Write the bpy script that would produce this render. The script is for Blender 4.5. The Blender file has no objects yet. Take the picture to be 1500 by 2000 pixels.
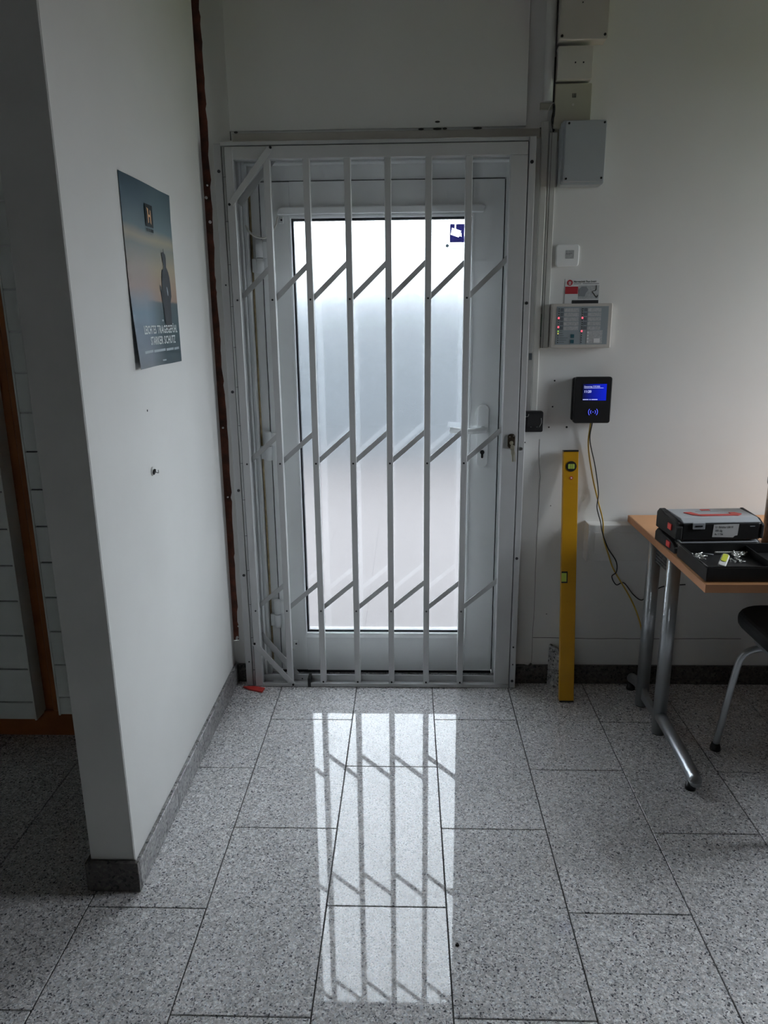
import bpy, bmesh, math, random
from mathutils import Vector, Matrix, Euler
random.seed(7)
R = math.radians
SC = bpy.context.scene
COL = SC.collection

# ------------------------------------------------------------------ camera
CAM_H = 1.4466
cam_d = bpy.data.cameras.new('camera'); cam = bpy.data.objects.new('camera', cam_d); COL.objects.link(cam)
cam_d.sensor_fit = 'HORIZONTAL'; cam_d.sensor_width = 36.0; cam_d.lens = 1434.87 / 1500 * 36
cam_d.clip_start = 0.02
_p, _y, _r = 0.258299, 0.0341162, -0.0100022
_f = Vector((-math.sin(_y) * math.cos(_p), math.cos(_y) * math.cos(_p), -math.sin(_p)))
_rt = Vector((math.cos(_y), math.sin(_y), 0)); _up = _rt.cross(_f)
_r2 = math.cos(_r) * _rt + math.sin(_r) * _up; _u2 = -math.sin(_r) * _rt + math.cos(_r) * _up
cam.matrix_world = Matrix(((_r2.x, _u2.x, -_f.x, 0), (_r2.y, _u2.y, -_f.y, 0), (_r2.z, _u2.z, -_f.z, CAM_H), (0, 0, 0, 1)))
SC.camera = cam

# ------------------------------------------------------------------ overcast sky, exposure
world = bpy.data.worlds.new('overcast_sky'); SC.world = world
world.use_nodes = True
bg = world.node_tree.nodes['Background']
bg.inputs['Strength'].default_value = 19.0
# overcast luminance: the zenith three times as bright as the horizon
_wn, _wl = world.node_tree.nodes, world.node_tree.links
_tc = _wn.new('ShaderNodeTexCoord'); _sx = _wn.new('ShaderNodeSeparateXYZ'); _wl.new(_tc.outputs['Generated'], _sx.inputs[0])
_mr = _wn.new('ShaderNodeMapRange'); _mr.inputs['To Min'].default_value = 0.75; _mr.inputs['To Max'].default_value = 2.25; _wl.new(_sx.outputs['Z'], _mr.inputs['Value'])
_vm = _wn.new('ShaderNodeVectorMath'); _vm.operation = 'SCALE'; _vm.inputs[0].default_value = (0.86, 0.94, 1.0); _wl.new(_mr.outputs[0], _vm.inputs['Scale'])
_wl.new(_vm.outputs[0], bg.inputs['Color'])
SC.view_settings.view_transform = 'Standard'; SC.view_settings.look = 'None'
SC.view_settings.gamma = 1.0; SC.view_settings.use_curve_mapping = False
SC.view_settings.exposure = 0.0
SC.cycles.use_denoising = True
SC.cycles.max_bounces = 9; SC.cycles.diffuse_bounces = 4; SC.cycles.glossy_bounces = 3; SC.cycles.transmission_bounces = 6; SC.cycles.transparent_max_bounces = 8
SC.cycles.adaptive_threshold = 0.04

# room window on the right hand wall (out of frame): the daylight of the room
WIN = dict(x=2.6, y0=1.75, y1=2.58, z0=0.97, z1=2.2)
def portal(loc, rot, sx, sy):
    d = bpy.data.lights.new('daylight_portal', 'AREA'); d.shape = 'RECTANGLE'; d.size = sx; d.size_y = sy
    d.cycles.is_portal = True
    o = bpy.data.objects.new('daylight_portal', d); COL.objects.link(o); o.location = loc; o.rotation_euler = rot
portal((WIN['x'] + 0.16, (WIN['y0'] + WIN['y1']) / 2, (WIN['z0'] + WIN['z1']) / 2), (0, R(90), 0), WIN['z1'] - WIN['z0'], WIN['y1'] - WIN['y0'])

portal((-1.95, -4.68, 1.8), (R(-90), 0, 0), 0.8, 0.6)  # portal of the added fill opening behind the camera

# ------------------------------------------------------------------ materials
def nt(m): return m.node_tree.nodes, m.node_tree.links
def setp(b, **k):
    for a, v in k.items():
        a = a.replace('_', ' ')
        if a in b.inputs: b.inputs[a].default_value = v
def mat(name, col, rough=0.5, metal=0.0, var=0.06, scale=14.0, bump=0.0, bscale=120.0, spec=0.5, **kw):
    m = bpy.data.materials.new(name); m.use_nodes = True
    n, l = nt(m); b = n['Principled BSDF']
    setp(b, Roughness=rough, Metallic=metal); b.inputs['Specular IOR Level'].default_value = spec
    for k, v in kw.items(): b.inputs[k.replace('_', ' ')].default_value = v
    tc = n.new('ShaderNodeTexCoord')
    if var > 0:
        no = n.new('ShaderNodeTexNoise'); no.inputs['Scale'].default_value = scale; no.inputs['Detail'].default_value = 5
        l.new(tc.outputs['Object'], no.inputs['Vector'])
        r = n.new('ShaderNodeValToRGB'); l.new(no.outputs['Fac'], r.inputs['Fac'])
        r.color_ramp.elements[0].position = 0.3; r.color_ramp.elements[1].position = 0.7
        r.color_ramp.elements[0].color = tuple(c * (1 - var) for c in col) + (1,)
        r.color_ramp.elements[1].color = tuple(min(1, c * (1 + var)) for c in col) + (1,)
        l.new(r.outputs['Color'], b.inputs['Base Color'])
    else:
        b.inputs['Base Color'].default_value = tuple(col) + (1,)
    if bump > 0:
        n2 = n.new('ShaderNodeTexNoise'); n2.inputs['Scale'].default_value = bscale; n2.inputs['Detail'].default_value = 4
        l.new(tc.outputs['Object'], n2.inputs['Vector'])
        bp = n.new('ShaderNodeBump'); bp.inputs['Strength'].default_value = bump; bp.inputs['Distance'].default_value = 0.002
        l.new(n2.outputs['Fac'], bp.inputs['Height']); l.new(bp.outputs['Normal'], b.inputs['Normal'])
    return m
def emit(name, col, s):
    m = bpy.data.materials.new(name); m.use_nodes = True; n, l = nt(m); b = n['Principled BSDF']
    b.inputs['Base Color'].default_value = tuple(c * 0.2 for c in col) + (1,)
    b.inputs['Emission Color'].default_value = tuple(col) + (1,); b.inputs['Emission Strength'].default_value = s
    return m
def film(name, col):
    m = bpy.data.materials.new(name); m.use_nodes = True; n, l = nt(m); n.remove(n['Principled BSDF'])
    t = n.new('ShaderNodeBsdfTransparent'); t.inputs['Color'].default_value = tuple(col) + (1,)
    l.new(t.outputs[0], n['Material Output'].inputs['Surface']); return m
def granite(name, stops, rough, ior, vs=150.0, tint=None, coat=0.0):
    m = bpy.data.materials.new(name); m.use_nodes = True; n, l = nt(m); b = n['Principled BSDF']
    tc = n.new('ShaderNodeTexCoord'); oi = n.new('ShaderNodeObjectInfo')
    mu = n.new('ShaderNodeMath'); mu.operation = 'MULTIPLY'; mu.inputs[1].default_value = 37.0; l.new(oi.outputs['Random'], mu.inputs[0])
    ad = n.new('ShaderNodeVectorMath'); ad.operation = 'ADD'
    l.new(tc.outputs['Object'], ad.inputs[0]); l.new(mu.outputs[0], ad.inputs[1])
    wn = n.new('ShaderNodeTexNoise'); wn.inputs['Scale'].default_value = 90; wn.inputs['Detail'].default_value = 2
    l.new(ad.outputs[0], wn.inputs['Vector'])
    ws = n.new('ShaderNodeVectorMath'); ws.operation = 'SCALE'; ws.inputs['Scale'].default_value = 0.012; l.new(wn.outputs['Color'], ws.inputs[0])
    a2 = n.new('ShaderNodeVectorMath'); a2.operation = 'ADD'; l.new(ad.outputs[0], a2.inputs[0]); l.new(ws.outputs[0], a2.inputs[1])
    vo = n.new('ShaderNodeTexVoronoi'); vo.inputs['Scale'].default_value = vs; l.new(a2.outputs[0], vo.inputs['Vector'])
    sp = n.new('ShaderNodeSeparateColor'); l.new(vo.outputs['Color'], sp.inputs[0])
    rp = n.new('ShaderNodeValToRGB'); rp.color_ramp.interpolation = 'CONSTANT'
    el = rp.color_ramp.elements
    while len(el) < len(stops): el.new(0.5)
    for e, (p, c) in zip(el, stops): e.position = p; e.color = tuple(c) + (1,)
    l.new(sp.outputs['Red'], rp.inputs['Fac'])
    v2 = n.new('ShaderNodeTexVoronoi'); v2.inputs['Scale'].default_value = vs * 0.45; l.new(a2.outputs[0], v2.inputs['Vector'])
    s2 = n.new('ShaderNodeSeparateColor'); l.new(v2.outputs['Color'], s2.inputs[0])
    r2 = n.new('ShaderNodeMapRange'); r2.inputs['To Min'].default_value = 0.74; r2.inputs['To Max'].default_value = 1.22; l.new(s2.outputs['Green'], r2.inputs['Value'])
    n3 = n.new('ShaderNodeTexNoise'); n3.inputs['Scale'].default_value = 5; l.new(ad.outputs[0], n3.inputs['Vector'])
    r3 = n.new('ShaderNodeMapRange'); r3.inputs['To Min'].default_value = 0.88; r3.inputs['To Max'].default_value = 1.12; l.new(n3.outputs['Fac'], r3.inputs['Value'])
    m1 = n.new('ShaderNodeMath'); m1.operation = 'MULTIPLY'; l.new(r2.outputs[0], m1.inputs[0]); l.new(r3.outputs[0], m1.inputs[1])
    mx = n.new('ShaderNodeVectorMath'); mx.operation = 'SCALE'; l.new(rp.outputs['Color'], mx.inputs[0]); l.new(m1.outputs[0], mx.inputs['Scale'])
    l.new(mx.outputs[0], b.inputs['Base Color'])
    b.inputs['Roughness'].default_value = rough; b.inputs['IOR'].default_value = ior
    return m

M = {}
M['wall'] = mat('white_plaster', (0.72, 0.715, 0.70), 0.75, var=0.03, scale=3, bump=0.12, bscale=60)
M['wall_cap'] = mat('grey_plaster_end', (0.68, 0.68, 0.66), 0.8, var=0.05, scale=5, bump=0.15, bscale=70)
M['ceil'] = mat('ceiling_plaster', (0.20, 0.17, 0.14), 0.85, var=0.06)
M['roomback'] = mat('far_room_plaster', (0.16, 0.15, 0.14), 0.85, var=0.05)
M['brown'] = mat('bare_brown_brick', (0.075, 0.020, 0.008), 0.9, var=0.5, scale=30, bump=0.8, bscale=90)
M['crack'] = mat('dark_crack', (0.05, 0.045, 0.04), 0.9, var=0.2)
GS = [(0.0, (0.045, 0.045, 0.052)), (0.065, (0.17, 0.17, 0.178)), (0.16, (0.30, 0.288, 0.288)), (0.44, (0.375, 0.362, 0.362)), (0.70, (0.325, 0.33, 0.345)), (0.86, (0.49, 0.48, 0.48))]
M['granite'] = granite('polished_grey_granite', [(p, tuple(min(.92, a * 1.98) for a in c)) for p, c in GS], 0.022, 1.38, 300.0)
M['granite_skirt'] = granite('granite_skirting', [(p, tuple(c * 0.72 for c in k)) for p, k in GS], 0.35, 1.5)
M['granite_cut'] = granite('granite_offcut', [(p, tuple(c * 0.8 for c in k)) for p, k in GS], 0.6, 1.45)
M['granite_dark'] = granite('dark_granite_skirting', [(p, tuple(a * f for a, f in zip(c, (0.26, 0.24, 0.22)))) for p, c in GS], 0.3, 1.5)
M['grout'] = mat('dark_grout', (0.055, 0.052, 0.05), 0.9, var=0.2)
M['pvc'] = mat('white_pvc', (0.90, 0.92, 0.92), 0.3, var=0.008)
M['pvc_grey'] = mat('pvc_grey', (0.45, 0.47, 0.46), 0.45, var=0.03)
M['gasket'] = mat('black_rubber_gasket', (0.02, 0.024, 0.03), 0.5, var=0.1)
M['gate'] = mat('white_powder_coat', (0.56, 0.565, 0.57), 0.28, var=0.02, bump=0.03, bscale=300)
M['screw'] = mat('dark_screw', (0.06, 0.06, 0.065), 0.4, metal=0.7, var=0.2)
M['hole'] = mat('dark_hole', (0.008, 0.008, 0.008), 0.9, var=0.0)
M['steel'] = mat('steel', (0.55, 0.55, 0.54), 0.28, metal=1.0, var=0.08)
M['bronze'] = mat('dark_bronze', (0.10, 0.075, 0.055), 0.35, metal=0.8, var=0.3, scale=80)
M['brass_pale'] = mat('pale_key_metal', (0.66, 0.63, 0.50), 0.3, metal=0.7, var=0.1)
M['joint_lit'] = mat('lit_joint_pale', (0.85, 0.86, 0.86), 0.4, var=0.03)
M['foam'] = mat('yellowed_foam', (0.42, 0.33, 0.19), 0.9, var=0.3, scale=40, bump=0.6)
M['wood'] = mat('orange_varnished_wood', (0.33, 0.115, 0.028), 0.4, var=0.2, scale=9)
M['tan'] = mat('pale_tan_board', (0.33, 0.24, 0.17), 0.6, var=0.08)
M['plank'] = mat('white_plank_paint', (0.84, 0.87, 0.84), 0.5, var=0.02)
M['beech'] = mat('beech_laminate', (0.60, 0.30, 0.135), 0.42, var=0.07, scale=6)
M['beech_edge'] = mat('beech_edge_band', (0.52, 0.25, 0.12), 0.45, var=0.06)
M['alu'] = mat('silver_painted_tube', (0.42, 0.44, 0.46), 0.3, metal=0.75, var=0.04)
M['alu_dark'] = mat('grey_perforated_sheet', (0.16, 0.165, 0.17), 0.45, metal=0.5, var=0.1)
M['black'] = mat('black_plastic', (0.012, 0.012, 0.013), 0.42, var=0.1)
M['black_matt'] = mat('black_matt_plastic', (0.010, 0.010, 0.011), 0.6, var=0.1)
M['seat'] = mat('black_upholstery', (0.012, 0.012, 0.013), 0.9, var=0.2, bump=0.3, bscale=400)
M['yellow'] = mat('yellow_paint', (0.54, 0.27, 0.004), 0.4, var=0.04)
M['vial'] = mat('green_vial', (0.50, 0.62, 0.12), 0.15, var=0.0)
M['boxgrey'] = mat('grey_box_plastic', (0.40, 0.43, 0.45), 0.5, var=0.02)
M['boxwhite'] = mat('white_box_plastic', (0.60, 0.58, 0.53), 0.5, var=0.02)
M['boxbeige'] = mat('beige_box_plastic', (0.47, 0.45, 0.36), 0.5, var=0.02)
M['boxmetal'] = mat('off_white_box', (0.55, 0.52, 0.48), 0.5, var=0.02)
M['trunk'] = mat('white_trunking', (0.58, 0.58, 0.55), 0.5, var=0.02)
M['duct'] = mat('white_cable_duct', (0.70, 0.69, 0.67), 0.5, var=0.02)
M['panelface'] = mat('blue_grey_panel_face', (0.27, 0.31, 0.33), 0.5, var=0.02)
M['labelgrey'] = mat('pale_label_strip', (0.42, 0.43, 0.44), 0.6, var=0.15, scale=200)
M['labeldark'] = mat('dark_label_square', (0.12, 0.14, 0.16), 0.6, var=0.05)
M['teal'] = mat('teal_button', (0.02, 0.10, 0.13), 0.5, var=0.05)
M['red'] = mat('red_plastic', (0.62, 0.045, 0.035), 0.45, var=0.06)
M['redprint'] = mat('red_print', (0.42, 0.02, 0.03), 0.6, var=0.05)
M['paper'] = mat('white_paper', (0.72, 0.72, 0.72), 0.6, var=0.02)
M['ink'] = mat('black_ink', (0.02, 0.02, 0.022), 0.6, var=0.0)
M['inkgrey'] = mat('grey_ink', (0.24, 0.25, 0.27), 0.6, var=0.05)
M['greylid'] = mat('grey_case_lid', (0.42, 0.44, 0.47), 0.4, var=0.04)
M['cable_w'] = mat('white_cable', (0.70, 0.69, 0.64), 0.5, var=0.02)
M['cable_y'] = mat('yellow_cable', (0.48, 0.30, 0.03), 0.5, var=0.05)
M['cable_k'] = mat('black_cable', (0.012, 0.012, 0.012), 0.5, var=0.0)
M['green'] = mat('green_edge_sticker', (0.02, 0.14, 0.07), 0.6, var=0.05)
M['led_red'] = emit('lit_red_led', (1.0, 0.08, 0.12), 2.2)
M['led_green'] = emit('lit_green_led', (0.45, 0.9, 0.1), 0.8)
M['led_yellow'] = emit('lit_yellow_led', (0.95, 0.8, 0.15), 0.8)
M['blue_glow'] = emit('blue_lit_symbol', (0.10, 0.13, 1.0), 0.9)
M['screen_text'] = emit('screen_text', (0.55, 0.6, 1.0), 1.0)
M['yellowgreen'] = mat('yellow_green_plastic', (0.62, 0.66, 0.05), 0.4, var=0.03)
M['ground'] = mat('outdoor_paving', (0.019, 0.0145, 0.014), 0.9, var=0.08, scale=3)
M['hedge'] = mat('blue_grey_render', (0.032, 0.037, 0.042), 0.9, var=0.08, scale=2)
M['lawn'] = mat('dark_lawn', (0.05, 0.07, 0.03), 0.95, var=0.3, scale=2)
M['film_purple'] = film('purple_sticker_film', (0.06, 0.058, 0.13))
M['film_grey'] = film('grey_sticker_print', (0.11, 0.125, 0.135))
M['film_white'] = film('clear_sticker_film', (0.95, 0.96, 0.98))

def screen_mat():
    m = bpy.data.materials.new('blue_lcd_screen'); m.use_nodes = True; n, l = nt(m); b = n['Principled BSDF']
    tc = n.new('ShaderNodeTexCoord'); sx = n.new('ShaderNodeSeparateXYZ'); l.new(tc.outputs['Generated'], sx.inputs[0])
    r = n.new('ShaderNodeValToRGB'); r.color_ramp.elements[0].color = (0.004, 0.006, 0.03, 1); r.color_ramp.elements[1].color = (0.004, 0.02, 0.75, 1)
    l.new(sx.outputs['X'], r.inputs['Fac']); l.new(r.outputs['Color'], b.inputs['Emission Color'])
    b.inputs['Emission Strength'].default_value = 0.75; b.inputs['Base Color'].default_value = (0.01, 0.01, 0.02, 1); b.inputs['Roughness'].default_value = 0.3
    return m
M['screen'] = screen_mat()
def pane_mat():
    m = bpy.data.materials.new('frosted_glass'); m.use_nodes = True; n, l = nt(m); b = n['Principled BSDF']
    setp(b, Roughness=0.25, IOR=1.45); b.inputs['Transmission Weight'].default_value = 1.0
    b.inputs['Base Color'].default_value = (0.66, 0.675, 0.69, 1)
    b.inputs['Coat Weight'].default_value = 1.0; b.inputs['Coat Roughness'].default_value = 0.015; b.inputs['Coat IOR'].default_value = 1.7
    return m
M['pane'] = pane_mat()
def clear_mat():
    m = bpy.data.materials.new('clear_plastic'); m.use_nodes = True; n, l = nt(m); b = n['Principled BSDF']
    setp(b, Roughness=0.15, IOR=1.3); b.inputs['Transmission Weight'].default_value = 0.85; b.inputs['Base Color'].default_value = (0.8, 0.77, 0.72, 1)
    return m
M['clear'] = clear_mat()
def poster_mat():
    m = bpy.data.materials.new('poster_print'); m.use_nodes = True; n, l = nt(m); b = n['Principled BSDF']
    uv = n.new('ShaderNodeUVMap'); sp = n.new('ShaderNodeSeparateXYZ'); l.new(uv.outputs[0], sp.inputs[0])
    no = n.new('ShaderNodeTexNoise'); no.inputs['Scale'].default_value = 3.0; l.new(uv.outputs[0], no.inputs['Vector'])
    ma = n.new('ShaderNodeMath'); ma.operation = 'MULTIPLY_ADD'; ma.inputs[1].default_value = 0.06; l.new(no.outputs['Fac'], ma.inputs[0])
    sb = n.new('ShaderNodeMath'); sb.operation = 'SUBTRACT'; l.new(sp.outputs['Y'], sb.inputs[0]); sb.inputs[1].default_value = 0.03; l.new(sb.outputs[0], ma.inputs[2])
    def ramp(st):
        r = n.new('ShaderNodeValToRGB'); e = r.color_ramp.elements
        while len(e) < len(st): e.new(0.5)
        for q, (p, c) in zip(e, st): q.position = p; q.color = tuple(c) + (1,)
        l.new(ma.outputs[0], r.inputs['Fac']); return r
    left = ramp([(0.0, (0.19, 0.215, 0.25)), (0.18, (0.19, 0.25, 0.33)), (0.30, (0.17, 0.27, 0.36)), (0.37, (0.26, 0.29, 0.34)), (0.44, (0.40, 0.30, 0.28)), (0.55, (0.40, 0.34, 0.30)), (0.66, (0.26, 0.29, 0.28)), (0.705, (0.42, 0.37, 0.29)), (0.76, (0.16, 0.23, 0.26)), (0.9, (0.08, 0.14, 0.18)), (1.0, (0.055, 0.10, 0.13))])
    right = ramp([(0.0, (0.03, 0.06, 0.075)), (0.2, (0.035, 0.085, 0.10)), (0.33, (0.06, 0.10, 0.115)), (0.355, (0.08, 0.11, 0.12)), (0.37, (0.40, 0.27, 0.20)), (0.44, (0.44, 0.31, 0.22)), (0.55, (0.45, 0.37, 0.25)), (0.66, (0.28, 0.30, 0.26)), (0.705, (0.43, 0.38, 0.27)), (0.76, (0.16, 0.24, 0.27)), (1.0, (0.09, 0.15, 0.18))])
    mr = n.new('ShaderNodeMapRange'); mr.inputs['From Min'].default_value = 0.3; mr.inputs['From Max'].default_value = 0.62; l.new(sp.outputs['X'], mr.inputs['Value'])
    mx = n.new('ShaderNodeMix'); mx.data_type = 'RGBA'; l.new(mr.outputs[0], mx.inputs[0]); l.new(left.outputs[0], mx.inputs[6]); l.new(right.outputs[0], mx.inputs[7])
    dk = n.new('ShaderNodeVectorMath'); dk.operation = 'SCALE'; dk.inputs['Scale'].default_value = 0.78; l.new(mx.outputs[2], dk.inputs[0])
    l.new(dk.outputs[0], b.inputs['Base Color']); b.inputs['Roughness'].default_value = 0.55; b.inputs['Specular IOR Level'].default_value = 0.25
    return m
M['poster'] = poster_mat()
M['sil'] = mat('dark_print', (0.016, 0.021, 0.026), 0.6, var=0.25, scale=40, spec=0.2)
M['logo_dark'] = mat('dark_logo_print', (0.008, 0.015, 0.018), 0.6, var=0.05, spec=0.2)
M['logo_orange'] = mat('orange_logo_print', (0.62, 0.33, 0.13), 0.45, var=0.05)
M['print_white'] = mat('white_print', (0.62, 0.68, 0.68), 0.45, var=0.03)
M['print_grey'] = mat('grey_print', (0.30, 0.36, 0.40), 0.45, var=0.05)

# ------------------------------------------------------------------ geometry helpers
class B:
    def __init__(s): s.bm = bmesh.new()
    def box(s, x0, x1, y0, y1, z0, z1, bev=0.0, seg=2):
        v = [s.bm.verts.new(c) for c in ((x0, y0, z0), (x1, y0, z0), (x1, y1, z0), (x0, y1, z0), (x0, y0, z1), (x1, y0, z1), (x1, y1, z1), (x0, y1, z1))]
        f = [s.bm.faces.new([v[i] for i in q]) for q in ((0, 3, 2, 1), (4, 5, 6, 7), (0, 1, 5, 4), (1, 2, 6, 5), (2, 3, 7, 6), (3, 0, 4, 7))]
        if bev > 0:
            es = list({e for q in f for e in q.edges})
            bmesh.ops.bevel(s.bm, geom=es, offset=bev, segments=seg, affect='EDGES', profile=0.5)
        return s
    def prism(s, pts, axis, a0, a1, bev=0.0, seg=2, side_only=False):
        # pts: 2d polygon in the plane normal to axis: x->(y,z)  y->(x,z)  z->(x,y)
        def P(p, a): return (a, p[0], p[1]) if axis == 'x' else (p[0], a, p[1]) if axis == 'y' else (p[0], p[1], a)
        va = [s.bm.verts.new(P(p, a0)) for p in pts]; vb = [s.bm.verts.new(P(p, a1)) for p in pts]
        n = len(pts); fs = [s.bm.faces.new(va), s.bm.faces.new(vb[::-1])]
        for i in range(n): fs.append(s.bm.faces.new((va[i], vb[i], vb[(i + 1) % n], va[(i + 1) % n])))
        bmesh.ops.recalc_face_normals(s.bm, faces=fs)
        if bev > 0:
            es = list({e for q in fs[:2] for e in q.edges}) if side_only else list({e for q in fs for e in q.edges})
            bmesh.ops.bevel(s.bm, geom=es, offset=bev, segments=seg, affect='EDGES', profile=0.5)
        return s
    def tube(s, pts, r, n=10, caps=True, rs=None, sq=1.0):
        pts = [Vector(p) for p in pts]; rings = []; nor = None
        for i, p in enumerate(pts):
            t = (pts[min(i + 1, len(pts) - 1)] - pts[max(i - 1, 0)]).normalized()
            if nor is None:
                a = Vector((0, 0, 1)) if abs(t.z) < 0.9 else Vector((1, 0, 0)); nor = (a - t * a.dot(t)).normalized()
            else:
                nor = (nor - t * nor.dot(t)).normalized()
            bi = t.cross(nor); rr = rs[i] if rs else r
            rings.append([s.bm.verts.new(p + rr * (math.cos(2 * math.pi * k / n) * nor + sq * math.sin(2 * math.pi * k / n) * bi)) for k in range(n)])
        for a, b in zip(rings, rings[1:]):
            for k in range(n):
                f = s.bm.faces.new((a[k], a[(k + 1) % n], b[(k + 1) % n], b[k])); f.smooth = True
        if caps:
            s.bm.faces.new(rings[0][::-1]); s.bm.faces.new(rings[-1])
        return s
    def cyl(s, p0, p1, r, n=14, r1=None): return s.tube([p0, p1], r, n, rs=[r, r if r1 is None else r1])
    def grid(s, fn, nu, nv, uvfn=None):
        vs = [[s.bm.verts.new(fn(i / nu, j / nv)) for j in range(nv + 1)] for i in range(nu + 1)]
        lay = s.bm.loops.layers.uv.verify()
        for i in range(nu):
            for j in range(nv):
                f = s.bm.faces.new((vs[i][j], vs[i + 1][j], vs[i + 1][j + 1], vs[i][j + 1])); f.smooth = True
                for lp, (a, b) in zip(f.loops, ((i, j), (i + 1, j), (i + 1, j + 1), (i, j + 1))): lp[lay].uv = (a / nu, b / nv)
        return s
ORI = {}
def link(o, parent):
    COL.objects.link(o)
    if parent is not None: o.parent = parent
    return o
def obj(name, b, m, parent=None, local=False, bevel_normals=True):
    org = ORI.get(parent.name, Vector()) if (parent is not None and not local) else Vector()
    if org.length: bmesh.ops.translate(b.bm, verts=b.bm.verts, vec=-org)
    me = bpy.data.meshes.new(name); b.bm.normal_update(); b.bm.to_mesh(me); b.bm.free()
    me.materials.append(M[m] if isinstance(m, str) else m)
    o = bpy.data.objects.new(name, me); link(o, parent); ORI[o.name] = org
    return o
def inst(src, parent, loc):
    o = bpy.data.objects.new(src.name.split('.')[0], src.data); link(o, parent); o.location = loc; return o
def tag(o, label, cat, group=None):
    o['label'] = label; o['category'] = cat
    if group: o['group'] = group
    return o
def thing(name, label, cat, loc=(0, 0, 0), rot=(0, 0, 0), group=None):
    o = bpy.data.objects.new(name, None); COL.objects.link(o); o.location = loc; o.rotation_euler = rot; o.empty_display_size = 0.05
    ORI[o.name] = Vector(loc); return tag(o, label, cat, group)
def struct(o, label=None):
    o['kind'] = 'structure'
    if label: o['label'] = label
    return o
def sempty(name, label=None):
    o = bpy.data.objects.new(name, None); COL.objects.link(o); o.empty_display_size = 0.05; ORI[o.name] = Vector(); return struct(o, label)
def curvepts(pts, n=8):
    # catmull-rom through the points
    P = [Vector(p) for p in pts]; P = [2 * P[0] - P[1]] + P + [2 * P[-1] - P[-2]]; out = []
    for i in range(1, len(P) - 2):
        for k in range(n):
            t = k / n; a, b, c, d = P[i - 1], P[i], P[i + 1], P[i + 2]
            out.append(0.5 * (2 * b + (c - a) * t + (2 * a - 5 * b + 4 * c - d) * t * t + (3 * b - a - 3 * c + d) * t ** 3))
    out.append(P[-2]); return out
def textmesh(name, body, size, fn, m, parent, align='LEFT', sx=1.0, space=1.0, bold=0.0):
    cu = bpy.data.curves.new(name, 'FONT'); cu.body = body; cu.size = size; cu.align_x = align; cu.space_character = space; cu.resolution_u = 2; cu.offset = bold
    to = bpy.data.objects.new(name, cu); COL.objects.link(to)
    dg = bpy.context.evaluated_depsgraph_get(); dg.update()
    me = bpy.data.meshes.new_from_object(to.evaluated_get(dg)); bpy.data.objects.remove(to)
    org = ORI.get(parent.name, Vector()) if parent else Vector()
    for v in me.vertices: v.co = Vector(fn(v.co.x * sx, v.co.y)) - org
    me.materials.clear(); me.materials.append(M[m]); me.name = name
    o = bpy.data.objects.new(name, me); link(o, parent); ORI[o.name] = org; return o
def rounded(x0, x1, z0, z1, r, n=4):
    pts = []
    for cx, cz, a in ((x1 - r, z0 + r, -90), (x1 - r, z1 - r, 0), (x0 + r, z1 - r, 90), (x0 + r, z0 + r, 180)):
        for k in range(n + 1):
            t = R(a + 90 * k / n); pts.append((cx + r * math.cos(t), cz + r * math.sin(t)))
    return pts
def disc(b, x, z, y0, y1, r, n=12): return b.prism([(x + r * math.cos(2 * math.pi * k / n), z + r * math.sin(2 * math.pi * k / n)) for k in range(n)], 'y', y0, y1)

# ------------------------------------------------------------------ the setting
WY = 2.745          # face of the back wall
WX = -0.712         # face of the left wall
CEIL = 2.75
XR = 2.6            # right wall
XL = -2.45          # far left wall
YB = -4.5           # wall behind the camera

# floor : grout bed with granite tiles
floor = struct(obj('floor', B().box(XL - .2, XR + .2, YB - .2, 2.98, -0.10, -0.004), 'grout'), 'polished grey speckled granite tile floor')
TW, TL, X0 = 0.305, 0.603, 0.0954
g = 0.0017
tile_src = None
phase = {0: 2.450, -1: 2.1515, -2: 2.444, -3: 2.1355, -4: 2.447, 1: 2.141, 2: 2.442, 3: 2.139}
for i in range(-9, 9):
    xc = X0 + (i + 0.5) * TW
    if xc - TW / 2 > XR or xc + TW / 2 < XL: continue
    y = phase.get(i, 2.447 if i % 2 == 0 else 2.141)
    while y < 2.95: y += TL
    first = True
    while y > YB:
        ya, yb = y - TL, min(y, 2.95)
        full = yb - ya > TL - 0.001
        if full:
            if tile_src is None:
                tile_src = obj('tile', B().box(-TW / 2 + g, TW / 2 - g, -TL / 2 + g, TL / 2 - g, -0.012, 0, 0.0008, 1), 'granite', floor, local=True); tile_src.location = (xc, (ya + yb) / 2, 0)
            else: inst(tile_src, floor, (xc, (ya + yb) / 2, 0))
        elif yb - ya > 0.02:
            o = obj('tile', B().box(-TW / 2 + g, TW / 2 - g, -(yb - ya) / 2 + g, (yb - ya) / 2 - g, -0.012, 0, 0.0008, 1), 'granite', floor, local=True); o.location = (xc, (ya + yb) / 2, 0)
        y -= TL
struct(obj('ceiling', B().box(XL - .2, XR + .2, YB - .2, 2.95, CEIL, CEIL + .15), 'ceil'), 'plain ceiling')

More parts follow.
